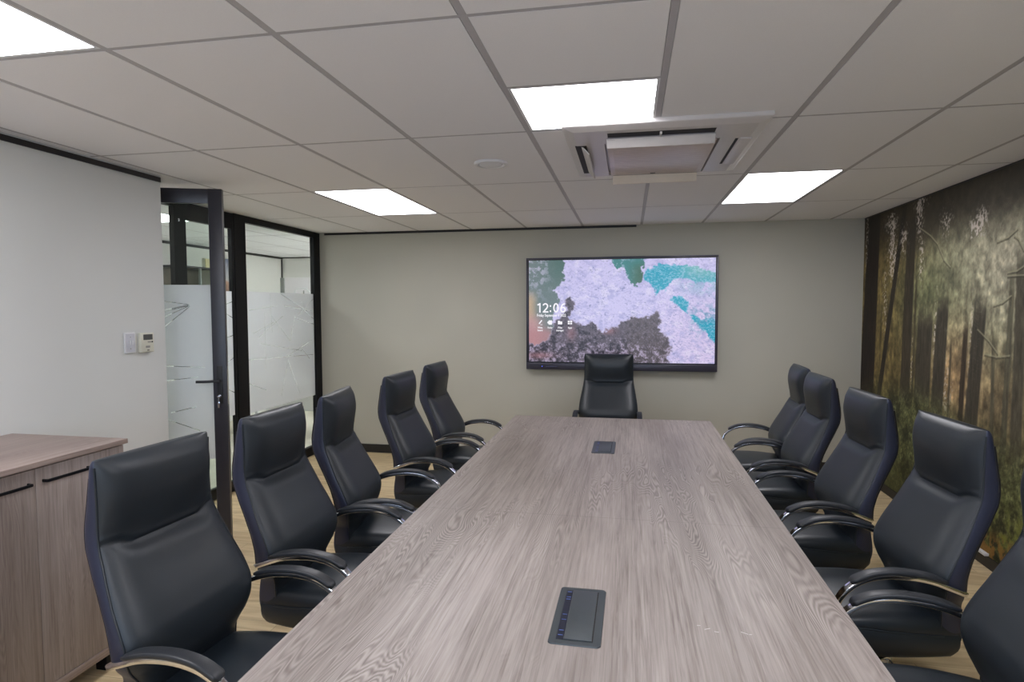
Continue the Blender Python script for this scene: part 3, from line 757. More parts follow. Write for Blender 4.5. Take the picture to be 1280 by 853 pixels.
def paint_surf(u, v):
    """u, v in the picture's own frame: 68..836 across, 78..507 down"""
    wx = (fbm(u/40, v/40, 1, 5, .6)-.5)*46; wy = (fbm(u/40, v/40, 50, 5, .6)-.5)*46
    wx2 = (fbm(u/9, v/9, 91, 3)-.5)*14; wy2 = (fbm(u/9, v/9, 95, 3)-.5)*14
    X, Y = u+wx+wx2, v+wy+wy2
    n = fbm(u/16, v/16, 7, 5, .7); nf = fbm(u/5, v/5, 13, 4, .75); nb = fbm(u/70, v/70, 33, 4)
    img = np.zeros(u.shape+(3,))+col((206, 200, 240))
    img = over(img, sm(480, 800, u)*sm(150, 350, v)*.8, (222, 205, 238))
    n2 = fbm(u/7, v/4.5, 71, 4, .7)
    img = over(img, sm(.50, .30, fbm(u/22, v/16, 44, 5, .6))*.55, (166, 166, 214))
    img = over(img, sm(.56, .70, fbm(u/30, v/20, 45, 5, .6))*.5, (232, 226, 248))
    img = over(img, sm(.50, .38, n2)*.40*sm(.42, .56, nb+.1), (156, 154, 202))
    img = over(img, sm(.40, .26, n2*.6+n*.4)*.6, (104, 116, 152))
    foam = img.copy()
    # deep green water upper left
    d = sdpoly(X, Y, [(50, 60), (222, 60), (218, 130), (215, 165), (180, 210), (195, 255), (180, 300), (170, 440), (50, 440)])
    w = np.zeros_like(img)+col((108, 124, 126))
    w = over(w, sm(90, 200, u)*sm(260, 90, v), (84, 112, 108))
    w = over(w, sm(.47, .62, n)*sm(300, 120, v)*.8*sm(190, 110, u), (186, 184, 208))
    w = over(w, sm(120, 70, u)*sm(190, 250, v), (188, 164, 138))
    w = over(w, sm(175, 75, u)*sm(285, 350, v), (188, 148, 150))
    w = over(w, sm(185, 150, u)*sm(345, 390, v)*.8, (182, 132, 138))
    m = sm(3, -3, d); img = over(img, m, w)
    # dark green wedge at the top
    d = sdpoly(X, Y, [(375, 50), (552, 50), (545, 120), (552, 150), (520, 195), (500, 170), (470, 120), (430, 100)])
    w = np.zeros_like(img)+col((70, 132, 134)); w = over(w, sm(470, 540, u)*sm(70, 130, v), (70, 108, 94)); w = over(w, sm(.52, .62, n)*.7*sm(540, 430, u), (186, 196, 226))
    img = over(img, sm(3, -3, d), w)
    # turquoise
    d = np.minimum(sdpoly(X, Y, [(560, 112), (640, 100), (740, 112), (838, 150), (850, 185), (760, 170), (690, 160), (655, 175), (630, 215), (605, 225), (580, 190), (558, 165)]),
                   sdpoly(X, Y, [(670, 232), (712, 240), (735, 268), (728, 300), (700, 275), (668, 250)]))
    d = np.minimum(d, sdpoly(X, Y, [(735, 300), (770, 320), (850, 340), (850, 415), (815, 400), (790, 360), (745, 330)]))
    w = np.zeros_like(img)+col((46, 160, 188)); w = over(w, sm(640, 780, u)*sm(220, 100, v), (126, 184, 186)); w = over(w, sm(.50, .60, n2)*.5, (196, 214, 240))
    img = over(img, sm(4, -6, d), w)
    img = over(img, sm(.60, .50, n)*sm(640, 780, u)*sm(260, 180, v)*sm(120, 160, v)*.4, (110, 172, 190))
    img = over(img, sm(.54, .42, n)*sm(-560, -700, -(u+.0*v))*sm(240, 300, v)*sm(430, 330, v)*sm(700, 780, u)*.5, (90, 150, 180))
    # rocks
    d = np.minimum(sdpoly(X, Y, [(50, 452), (100, 440), (140, 425), (165, 370), (195, 330), (225, 290), (228, 245), (255, 232), (262, 262), (248, 300), (255, 345), (300, 345), (335, 330), (355, 345), (380, 372), (430, 362), (470, 325), (490, 306),
                               (560, 312), (610, 306), (622, 335), (600, 365), (640, 395), (668, 440), (648, 480), (655, 520), (50, 520)]),
                   sdpoly(X, Y, [(50, 420), (85, 430), (78, 460), (50, 460)]))
    r = np.zeros_like(img)+col((92, 84, 96)); r = over(r, sm(.5, .36, n), (50, 46, 56)); r = over(r, sm(440, 520, u)*.6, (94, 84, 86))
    r = over(r, sm(.52, .64, nf)*.35, (150, 140, 164))
    fo = sm(.55, .70, n*.6+nf*.4+.10*sm(400, 480, v)-.02)
    r = over(r, fo*.75*sm(365, 420, v), (190, 176, 206))
    rd = np.exp(-(((u-410)/28)**2+((v-375)/14)**2))+np.exp(-(((u-110)/60)**2+((v-480)/14)**2))+np.exp(-(((u-250)/20)**2+((v-385)/30)**2))*.8
    r = over(r, np.clip(rd*.6, 0, 1), (168, 116, 122))
    img = over(img, sm(2, -3, d), r)
    img = over(img, sm(3, 0, np.abs(d)-2.5)*.4, (176, 166, 196))
    return np.clip(img, 0, 255)
nx, nz = 440, 248
xs = np.linspace(SX0, SX1, nx); zz = np.linspace(SZ1, SZ0, nz)
Xg, Zg2 = np.meshgrid(xs, zz)
u = 68+(Xg-SX0)/(SX1-SX0)*768; v = 78+(SZ1-Zg2)/(SZ1-SZ0)*429
MAT['screen'] = m_print('display_image', .92, .3, 130, .12)
scr = picture_grid('screen', np.stack([Xg-tv.location.x, np.full(Xg.shape, TY+.005-tv.location.y), Zg2-tv.location.z], 2), paint_surf(u, v), MAT['screen'], tv)
MAT['ui'] = m_emit('screen_text_white', (250, 248, 255), 1.0)
def tmat(x, z, dy=.0035):
    return Matrix.Translation((x-tv.location.x, TY+dy-tv.location.y, z-tv.location.z)) @ Matrix.Rotation(math.pi/2, 4, 'X')
def ribbon(bm, pts, w, n=0):
    P = [Vector((a, b, 0)) for a, b in pts]
    if n: P = smooth_path(P, n)
    L = []; Rr = []
    for i, p in enumerate(P):
        d = (P[min(i+1, len(P)-1)]-P[max(i-1, 0)]).normalized(); q = Vector((-d.y, d.x, 0))*w/2
        L.append(bm.verts.new(p+q)); Rr.append(bm.verts.new(p-q))
    for i in range(len(P)-1): bm.faces.new((L[i], Rr[i], Rr[i+1], L[i+1]))
def ell(cx, cy, rx, ry, a0, a1, n=28): return [(cx+rx*math.cos(math.radians(a0+(a1-a0)*k/n)), cy+ry*math.sin(math.radians(a0+(a1-a0)*k/n))) for k in range(n+1)]
H_, S_ = .100, .0150
dg = {'1': (0, [([(.030, 0), (.030, H_)], 0), ([(.034, H_-.008), (.004, H_-.020)], 0)]),
      '2': (.060, [(ell(.028, H_-.032, .0235, .0245, 165, -35)+[(.036, .038), (.010, .010)], 0), ([(.001, .0075), (.060, .0075)], 0)]),
      ':': (.134, [([(.008, .006), (.008, .024)], 0)]), '::': (.134, [([(.008, .060), (.008, .078)], 0)]),
      '0': (.172, [(ell(.028, H_/2, .022, H_/2-.0075, 0, 360, 40), 0)]),
      '6': (.246, [(ell(.028, .031, .022, .0235, 0, 360, 40), 0), ([(.0065, .034), (.009, .056), (.020, .078), (.034, .088), (.046, .0925)], 4)])}
for ch, (dx, strokes) in dg.items():
    bm = newbm()
    for pts, n in strokes: ribbon(bm, pts, S_, n)
    bm.transform(tmat(-.950+dx, 1.583, .0030)); o = part('clock_digit', bm, MAT['ui'], tv)
text_part('date_text', 'Friday September 9 2022', .04, MAT['ui'], tv, tmat(-.950, 1.541), bold=.0008, width=.305)
for cx, l1, l2 in ((-.918, 'White', 'board'), (-.812, 'Finder', None), (-.707, 'File', 'manager'), (-.604, 'Apps', None)):
    text_part('icon_text', l1, .027, MAT['ui'], tv, tmat(cx-.026 if len(l1) > 4 else cx-.022, 1.416), bold=.0006, width=.052 if len(l1) > 4 else .044)
    if l2: text_part('icon_text', l2, .027, MAT['ui'], tv, tmat(cx-(.04 if len(l2) > 5 else .026), 1.388), bold=.0006, width=.08 if len(l2) > 5 else .052)
def uib(bm, x0, x1, z0, z1, rot=0):
    M = Matrix.Translation(((x0+x1)/2-tv.location.x, TY+.003-tv.location.y, (z0+z1)/2-tv.location.z)) @ Matrix.Rotation(rot, 4, 'Y')
    add_box(bm, -(x1-x0)/2, (x1-x0)/2, -.0005, .0005, -(z1-z0)/2, (z1-z0)/2, mat=M)
bm = newbm(); uib(bm, -.938, -.890, 1.478, 1.490, -math.radians(52)); uib(bm, -.915, -.893, 1.453, 1.458); part('screen_icon', bm, MAT['ui'], tv)
bm = newbm(); uib(bm, -.828, -.792, 1.456, 1.502); add_cyl(bm, (-.828-tv.location.x, TY+.0025-tv.location.y, 1.479-tv.location.z), (-.828-tv.location.x, TY+.0035-tv.location.y, 1.479-tv.location.z), .013, n=16); part('screen_icon', bm, MAT['ui'], tv)
bm = newbm(); uib(bm, -.730, -.684, 1.460, 1.490); uib(bm, -.730, -.708, 1.488, 1.498); part('screen_icon', bm, MAT['ui'], tv)
bm = newbm()
for a in (0, 1):
    for b in (0, 1): uib(bm, -.626+.025*a, -.606+.025*a, 1.460+.021*b, 1.477+.021*b)
part('screen_icon', bm, MAT['ui'], tv)

# ------------------------------------------------------------------ air conditioner cassette
AX0, AX1, AY0, AY1 = -.312, .612, 2.868, 3.955
ac = thing('air_conditioner', 'white ceiling cassette air conditioner with open flaps', 'air conditioner', ((AX0+AX1)/2, (AY0+AY1)/2, CEIL))
ox, oy = ac.location.x, ac.location.y
zb = -.035
bm = newbm()
O = [(AX0, AY0), (AX1, AY0), (AX1, AY1), (AX0, AY1)]
def ringv(pts, z): return [bm.verts.new((x-ox, y-oy, z)) for x, y in pts]
gx0, gx1, gy0, gy1 = -.125, .425, 3.14, 3.885
def rect(i): return [(AX0+i, AY0+i), (AX1-i, AY0+i), (AX1-i, AY1-i), (AX0+i, AY1-i)]
r0 = ringv(rect(0), .0); r1 = ringv(rect(0), -.018); r2 = ringv(rect(.006), -.022); r3 = ringv(rect(.05), zb); r4 = ringv([(gx0, gy0), (gx1, gy0), (gx1, gy1), (gx0, gy1)], zb); r5 = ringv([(gx0, gy0), (gx1, gy0), (gx1, gy1), (gx0, gy1)], zb+.02)
for a, b in ((r0, r1), (r1, r2), (r2, r3), (r3, r4), (r4, r5)):
    for i in range(4): bm.faces.new((a[i], a[(i+1) % 4], b[(i+1) % 4], b[i]))
bm.faces.new(r5); bm.faces.new(r0[::-1])
part('fascia', bm, MAT['ac'], ac)
bm = newbm(); add_box(bm, gx0+.012-ox, gx1-.012-ox, gy0+.012-oy, gy1-.012-oy, zb-.006, zb+.012, bev=.004)
g = part('intake_grille', bm, MAT['ac_grille'], ac, smooth=True); g['label'] = 'intake grille with faint slats and a painted-in pinkish table reflection'
bm = newbm()
for k in range(22):
    y = gy0+.06+k*(gy1-gy0-.12)/21; add_box(bm, gx0+.04-ox, gx1-.04-ox, y-.0012-oy, y+.0012-oy, zb-.0068, zb-.0058)
sub = finish('grille_slats', bm, m_plain('grille_slat_shadow', (197, 184, 178), .5), g)
bm = newbm(); add_box(bm, .12-ox, .15-ox, 3.835-oy, 3.845-oy, zb-.008, zb-.006); finish('brand_badge', bm, MAT['slot'], g)
def slot_dark(x0, x1, y0, y1):
    bm = newbm(); add_box(bm, x0-ox, x1-ox, y0-oy, y1-oy, zb-.0012, zb+.002); return part('air_slot', bm, MAT['slot'], ac)
slot_dark(-.105, .385, 2.960, 3.030)
slot_dark(-.272, -.215, 3.16, 3.80)
slot_dark(.498, .512, 3.16, 3.70)
slot_dark(-.10, .40, 3.888, 3.90)
def flap(cx, cy, L, W_, ax, ang, z, mat='ac', th=.008, label=None):
    bm = newbm(); n = 8
    M = Matrix.Translation((cx-ox, cy-oy, z)) @ (Matrix.Rotation(ang, 4, 'X') if ax == 'x' else Matrix.Rotation(ang, 4, 'Y'))
    if ax == 'x': add_box(bm, -L/2, L/2, -W_/2, W_/2, -th/2, th/2, bev=.003, mat=M)
    else: add_box(bm, -W_/2, W_/2, -L/2, L/2, -th/2, th/2, bev=.003, mat=M)
    o = part('flap', bm, MAT[mat], ac, smooth=True)
    if label: o['label'] = label
    return o
flap(.14, 3.040, .50, .052, 'x', math.radians(-46), zb-.026, label='front air flap hanging open')
flap(.146, 3.92, .50, .058, 'x', math.radians(-62), zb-.022, 'flap', label='ivory rear air flap hanging open')
flap(-.222, 3.48, .60, .055, 'y', math.radians(48), zb-.018, label='left air flap tilted open')
flap(.545, 3.42, .54, .058, 'y', math.radians(4), zb-.003, label='right air flap nearly closed')
bm = newbm(); add_box(bm, .135-ox, .145-ox, 2.965-oy, 3.03-oy, zb-.012, zb+.001, bev=.001); part('flap_clip', bm, MAT['ac'], ac)

# round ceiling vent
dv = thing('ceiling_speaker', 'round white flush fitting in the ceiling left of the air conditioner', 'speaker', (-.797, 3.565, CEIL-.001))
def lathe(bm, prof, n=40):
    rings = [[bm.verts.new((r*math.cos(2*math.pi*k/n), r*math.sin(2*math.pi*k/n), z)) for k in range(n)] for r, z in prof]
    for a, b in zip(rings[:-1], rings[1:]):
        for k in range(n): bm.faces.new((a[k], a[(k+1) % n], b[(k+1) % n], b[k]))
    return rings
bm = newbm(); rg = lathe(bm, [(.098, 0), (.100, -.006), (.094, -.014), (.080, -.016), (.074, -.008), (.074, .0)]); part('ring', bm, MAT['white'], dv, smooth=True)
bm = newbm(); rg = lathe(bm, [(.071, -.004), (.066, -.014), (.045, -.020), (.02, -.0215), (.001, -.022)]); bm.faces.new(rg[0]); part('cover', bm, MAT['white'], dv, smooth=True)

# ------------------------------------------------------------------ light switch, thermostat, skirting strip
sw = thing('light_switch', 'white rectangular light switch left of the thermostat on the wall by the door', 'switch', (XL+.0005, 3.193, 1.436))
bm = newbm(); add_box(bm, 0, .010, -.040, .040, -.062, .062, bev=.003); part('face_plate', bm, MAT['white'], sw, smooth=True)
bm = newbm(); add_box(bm, .0102, .011, -.033, .033, -.054, .054, bev=.0003); part('inner_plate', bm, m_plain('switch_inner_plate', (205, 206, 214), .4), sw)
for yy in (-.012, .006):
    bm = newbm(); add_box(bm, .011, .018, yy, yy+.009, -.012, .014, bev=.0015); part('rocker', bm, MAT['white'], sw, smooth=True)
for zz_ in (.034, -.036):
    bm = newbm(); add_cyl(bm, (.0105, 0, zz_), (.0122, 0, zz_), .003, n=12); part('screw', bm, MAT['grey_btn'], sw, smooth=True)
th = thing('thermostat', 'cream wall thermostat with grey display beside the white light switch', 'thermostat', (XL+.0005, 3.312, 1.432))
bm = newbm(); add_box(bm, 0, .024, -.052, .052, -.060, .060, bev=.005); part('body', bm, MAT['cream'], th, smooth=True)
bm = newbm(); add_box(bm, .0242, .0252, -.034, .040, .016, .050, bev=.0003); part('display', bm, MAT['lcd'], th)
bm = newbm(); add_box(bm, .0242, .0256, .0, .036, -.001, .006, bev=.0003); part('label_strip', bm, MAT['grey_btn'], th)
bm = newbm(); add_cyl(bm, (.0242, .036, .003), (.0262, .036, .003), .005, n=14); part('knob', bm, MAT['slot'], th, smooth=True)
bm = newbm(); add_box(bm, .0242, .0265, -.016, .016, -.032, -.020, bev=.002); part('button', bm, MAT['grey_btn'], th, smooth=True)
bm = newbm(); add_box(bm, .0242, .0255, -.006, .010, -.050, -.045, bev=.0003); part('indicator', bm, MAT['slot'], th)
sk = thing('skirting_strip', 'short white strip on the black skirting below the forest mural', 'cable cover', (XR-.013, 4.35, .072))
bm = newbm(); add_box(bm, -.014, .012, -.08, .08, .001, .018, bev=.003); part('cover', bm, MAT['white'], sk, smooth=True)  # plain white strip resting on the skirting
bm = newbm(); add_box(bm, -.014, .012, -.086, -.081, .001, .019, bev=.002); part('strip_end', bm, MAT['white'], sk, smooth=True)

# ------------------------------------------------------------------ table
TBX0, TBX1, TBY0, TBY1, TBZ = -.924, .6365, .22, 5.018, .74
tb = thing('conference_table', 'long rectangular grey oak conference table with chairs all round', 'table', ((TBX0+TBX1)/2, (TBY0+TBY1)/2, 0))
tx, ty = tb.location.x, tb.location.y
bm = newbm(); add_box(bm, TBX0-tx, TBX1-tx, TBY0-ty, TBY1-ty, TBZ-.032, TBZ, bev=.0012)
MAT['table'] = m_wood('grey_oak_tabletop', (173, 164, 159), (110, 100, 95), 'Y', 1.0, .44, .50, seam=2.62-ty, spec=.3)
part('tabletop', bm, MAT['table'], tb, smooth=True)
for yy in (.9, 2.62, 4.3):
    bm = newbm(); add_box(bm, -.32, .32, yy-.02-ty, yy+.02-ty, 0.0005, TBZ-.033, bev=.002); add_box(bm, -.36, .36, yy-.05-ty, yy+.05-ty, .0005, .03, bev=.002)
    part('leg', bm, MAT['table_edge'], tb, smooth=True)
bm = newbm(); add_box(bm, -.015, .015, .92-ty, 4.28-ty, .45, TBZ-.033, bev=.001); part('modesty_panel', bm, MAT['table_edge'], tb, smooth=True)
# faint scuffs on the wood, as tiny flat chips
for (x, y, a, L) in ((.222, 1.75, .5, .018), (.245, 1.738, -.2, .012), (.32, 1.745, -.5, .020), (.335, 1.74, .2, .008), (.20, 1.765, .1, .01)):
    M = Matrix.Translation((x-tx, y-ty, TBZ+.0002)) @ Matrix.Rotation(a, 4, 'Z'); bm = newbm(); add_box(bm, -L/2, L/2, -.0012, .0012, 0, .0002, mat=M); part('scuff', bm, MAT['scuff'], tb)

def power_box(cx, cy, rz, label):
    t = thing('power_box', label, 'power outlet', (cx, cy, TBZ+.0004), rz, 'flip-lid power boxes in the tabletop')
    w, d = .070, .168
    bm = newbm()
    o = rrect(w, d, .012, 4); iy = (-.048, .044, -.142, .142)
    top = [bm.verts.new((a, b, .003)) for a, b in o]; bot = [bm.verts.new((a, b, 0)) for a, b in rrect(w+.0015, d+.0015, .013, 4)]
    n = len(o)
    for k in range(n): bm.faces.new((bot[k], bot[(k+1) % n], top[(k+1) % n], top[k]))
    bm.faces.new(top); bm.faces.new(bot[::-1])
    part('frame', bm, MAT['power'], t, smooth=True)
    bm = newbm(); add_box(bm, -.030, .046, -.146, .146, .0032, .0062, bev=.0012); part('lid', bm, MAT['power'], t, smooth=True)
    bm = newbm(); add_box(bm, .0462, .0492, -.146, .146, .0031, .0036); part('hinge_gap', bm, MAT['slot'], t)
    bm = newbm(); add_box(bm, -.0505, -.0305, -.146, .146, .0031, .0038); b = part('socket_slot', bm, MAT['power_dark'], t)
    for y in (.134, .10, .085, -.01, -.04, -.10, -.125):
        bm = newbm(); add_box(bm, -.047, -.034, y-.0015, y+.0015, .0038, .0044); finish('socket_mark', bm, MAT['blue_light'], b)
    return t
power_box(-.137, 1.763, math.radians(-.5), 'anthracite flip-lid power box with blue sockets, nearest the viewer on the table')
power_box(-.151, 3.955, math.radians(-.5), 'anthracite flip-lid power box near the far end of the table')

# ------------------------------------------------------------------ sideboard
CX0, CX1, CZ = XL+.014, -2.292, 1.04
cy0, cy1 = .70, 2.437
cab = thing('sideboard', 'tall grey-brown wooden sideboard with black bar handles against the left wall', 'cabinet', ((CX0+CX1)/2, (cy0+cy1)/2, 0))
kx, ky = cab.location.x, cab.location.y
def cb(x0, x1, y0, y1, z0, z1): return (x0-kx, x1-kx, y0-ky, y1-ky, z0, z1)
box_part('top', cb(CX0, CX1+.012, cy0-.01, cy1+.012, CZ-.022, CZ), MAT['cab_top'], cab, .001)
bm = newbm()
add_box(bm, *cb(CX0+.002, CX1-.022, cy0, cy1, .085, CZ-.024), bev=.001)
part('body', bm, MAT['cab'], cab, smooth=True)
bm = newbm(); add_box(bm, *cb(CX0+.002, CX1+.002, cy0, cy1, .083, .118), bev=.001); part('bottom_rail', bm, MAT['cab_top'], cab, smooth=True)
nd = 4; dw = (cy1-cy0)/nd
for k in range(nd):
    a, b = cy1-dw*(k+1)+.0015, cy1-dw*k-.0015
    bm = newbm(); add_box(bm, *cb(CX1-.020, CX1-.001, a, b, .121, CZ-.028), bev=.001); dr = part('door', bm, MAT['cab'], cab, smooth=True)
    # bar handle at the top, by the meeting edge of each pair
    if k % 2 == 0: h0, h1 = a+.030, a+.235
    else: h0, h1 = b-.235, b-.030
    bm = newbm()
    zc = .957
    p = smooth_path([(CX1-.001-kx, h0-ky, zc), (CX1+.016-kx, h0+.002-ky, zc), (CX1+.022-kx, h0+.02-ky, zc), (CX1+.022-kx, h1-.02-ky, zc), (CX1+.016-kx, h1-.002-ky, zc), (CX1-.001-kx, h1-ky, zc)], 4)
    add_sweep(bm, p, rrect(.006, .004, .0025, 2), up=Vector((0, 0, 1)))
    h = finish('handle', bm, MAT['black'], dr, smooth=True)
for fx in (CX0+.06, CX1-.05):
    for fy in (cy0+.06, cy1-.08):
        bm = newbm(); add_box(bm, *cb(fx-.03, fx+.03, fy-.04, fy+.04, 0.0005, .082), bev=.004); part('foot', bm, MAT['black'], cab, smooth=True)

# ------------------------------------------------------------------ chairs
def lerp_tab(tab, z):
    n = len(tab)
    if z <= tab[0][0]: return tab[0][1]
    if z >= tab[-1][0]: return tab[-1][1]
    for i in range(n-1):
        if z <= tab[i+1][0]: break
    def slope(k):
        if k in (0, n-1): 
            a, b = (0, 1) if k == 0 else (n-2, n-1)
            return (tab[b][1]-tab[a][1])/(tab[b][0]-tab[a][0])
        d0 = (tab[k][1]-tab[k-1][1])/(tab[k][0]-tab[k-1][0]); d1 = (tab[k+1][1]-tab[k][1])/(tab[k+1][0]-tab[k][0])
        return 0 if d0*d1 <= 0 else 2*d0*d1/(d0+d1)
    h = tab[i+1][0]-tab[i][0]; t = (z-tab[i][0])/h; m0, m1 = slope(i)*h, slope(i+1)*h
    return (2*t**3-3*t**2+1)*tab[i][1]+(t**3-2*t**2+t)*m0+(-2*t**3+3*t**2)*tab[i+1][1]+(t**3-t**2)*m1
REAR = [(.30, -.100), (.325, -.126), (.39, -.138), (.488, -.119), (.55, -.098), (.607, -.078), (.68, -.106), (.755, -.146), (.85, -.198), (.91, -.224), (.95, -.229), (1.05, -.217), (1.18, -.194)]
REAR = [(.30, -.100), (.325, -.126), (.39, -.138), (.46, -.130), (.52, -.116), (.58, -.104), (.62, -.102), (.68, -.115), (.755, -.148), (.85, -.198), (.91, -.224), (.95, -.229), (1.05, -.217), (1.18, -.194)]
SEAM = [(.30, -.040), (.40, -.050), (.50, -.048), (.56, -.036), (.614, -.030), (.68, -.052), (.761, -.092), (.85, -.132), (.92, -.160), (.97, -.166), (1.18, -.168)]
FRONT = [(.30, -.030), (.45, -.030), (.50, -.006), (.55, .014), (.60, .022), (.65, .012), (.70, -.012), (.80, -.068), (.87, -.106), (.905, -.126), (.93, -.134), (1.0, -.126), (1.08, -.116), (1.13, -.122), (1.18, -.146)]
HALF = [(.30, .185), (.34, .200), (.42, .208), (.485, .214), (.515, .228), (.545, .252), (.58, .270), (.64, .277), (.70, .273), (.80, .257), (.90, .239), (.95, .234), (1.05, .232), (1.18, .235)]

def back_mesh():
    bm = newbm()
    zsr = list(np.arange(.30, 1.150, .0085))+[1.155, 1.162, 1.168, 1.173, 1.177, 1.1795, 1.181]
    NF, NS, NR = 34, 5, 12
    rings = []
    for z in zsr:
        xf, xr, w, seam = lerp_tab(FRONT, z), lerp_tab(REAR, z), lerp_tab(HALF, z), lerp_tab(SEAM, z)
        e = 0.0
        if z > 1.15:                       # rolled top edge
            q = (z-1.15)/.031; e = 1-math.sqrt(max(0, 1-q*q)); mid = (xf+xr)/2; xf = mid+(xf-mid)*(1-.75*e); xr = mid+(xr-mid)*(1-.55*e); w *= 1-.022*e
        seam = min(max(seam, xr+.010), xf-.006)     # the side band meets the front cushion here
        R = []
        # front surface, right (-w) to left (+w)
        for k in range(NF+1):
            t = -1+2*k/NF; y = t*w
            at = abs(t)
            # crown of the cushion falling to the seam at the sides
            prof = (1-at**7)
            x = seam+(xf-seam)*prof
            # concave lumbar, slight central hollow
            x -= .010*(1-at*at)*math.exp(-((z-.62)/.14)**2)*0.0
            # headrest crease, bending upward near both ends
            kk = min(1, max(0, (at-.5)/.5)); zc = .903+.034*kk*kk*(3-2*kk)
            d = z-zc
            depth = .016*(1-.35*at**4)
            x -= depth*math.exp(-(d/(.008 if d > 0 else .022))**2)*(1-at**6)
            if d > 0: x += .011*math.exp(-((d-.125)/.09)**2)*(1-at**2)
            else: x += .002*math.exp(-((d+.03)/.03)**2)*(1-at**6)
            # puckers at the crease ends
            if .80 < at < .985:
                x += .0045*math.sin((z-zc)*190+1.0)*math.exp(-((z-zc)/.032)**2)*math.sin((at-.80)/.185*math.pi)
            # faint stitch dip next to the edge
            x -= .004*math.exp(-((at-.965)/.012)**2)
            R.append((x, y))
        # side band
        for k in range(1, NS+1):
            q = k/(NS+1); b = .004*math.sin(q*math.pi)
            R.append((seam+(xr-seam)*q, w+b-.010*q*q))
        for k in range(NR+1):
            t = 1-2*k/NR; yy = t*(w-.012)
            R.append((xr-.008*(1-t**4), yy))
        for k in range(NS, 0, -1):
            q = k/(NS+1); b = .004*math.sin(q*math.pi)
            R.append((seam+(xr-seam)*q, -(w+b-.010*q*q)))
        rings.append([bm.verts.new((x, y, z)) for x, y in R])
    m = len(rings[0])
    for a, b in zip(rings[:-1], rings[1:]):
        for j in range(m):
            f = bm.faces.new((a[j], a[(j+1) % m], b[(j+1) % m], b[j]))
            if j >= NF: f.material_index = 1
    bm.faces.new(rings[0][::-1]); f = bm.faces.new(rings[-1])
    return bm

def seam_tube(zs_, side, r=.0035):
    pts = []
    for z in zs_:
        xr, w, se, xf = lerp_tab(REAR, z), lerp_tab(HALF, z), lerp_tab(SEAM, z), lerp_tab(FRONT, z)
        pts.append(Vector((min(max(se, xr+.010), xf-.006), side*(w+.0005), z)))
    bm = newbm(); add_sweep(bm, pts, circ(r, 7), up=Vector((0, 1, 0))); return bm

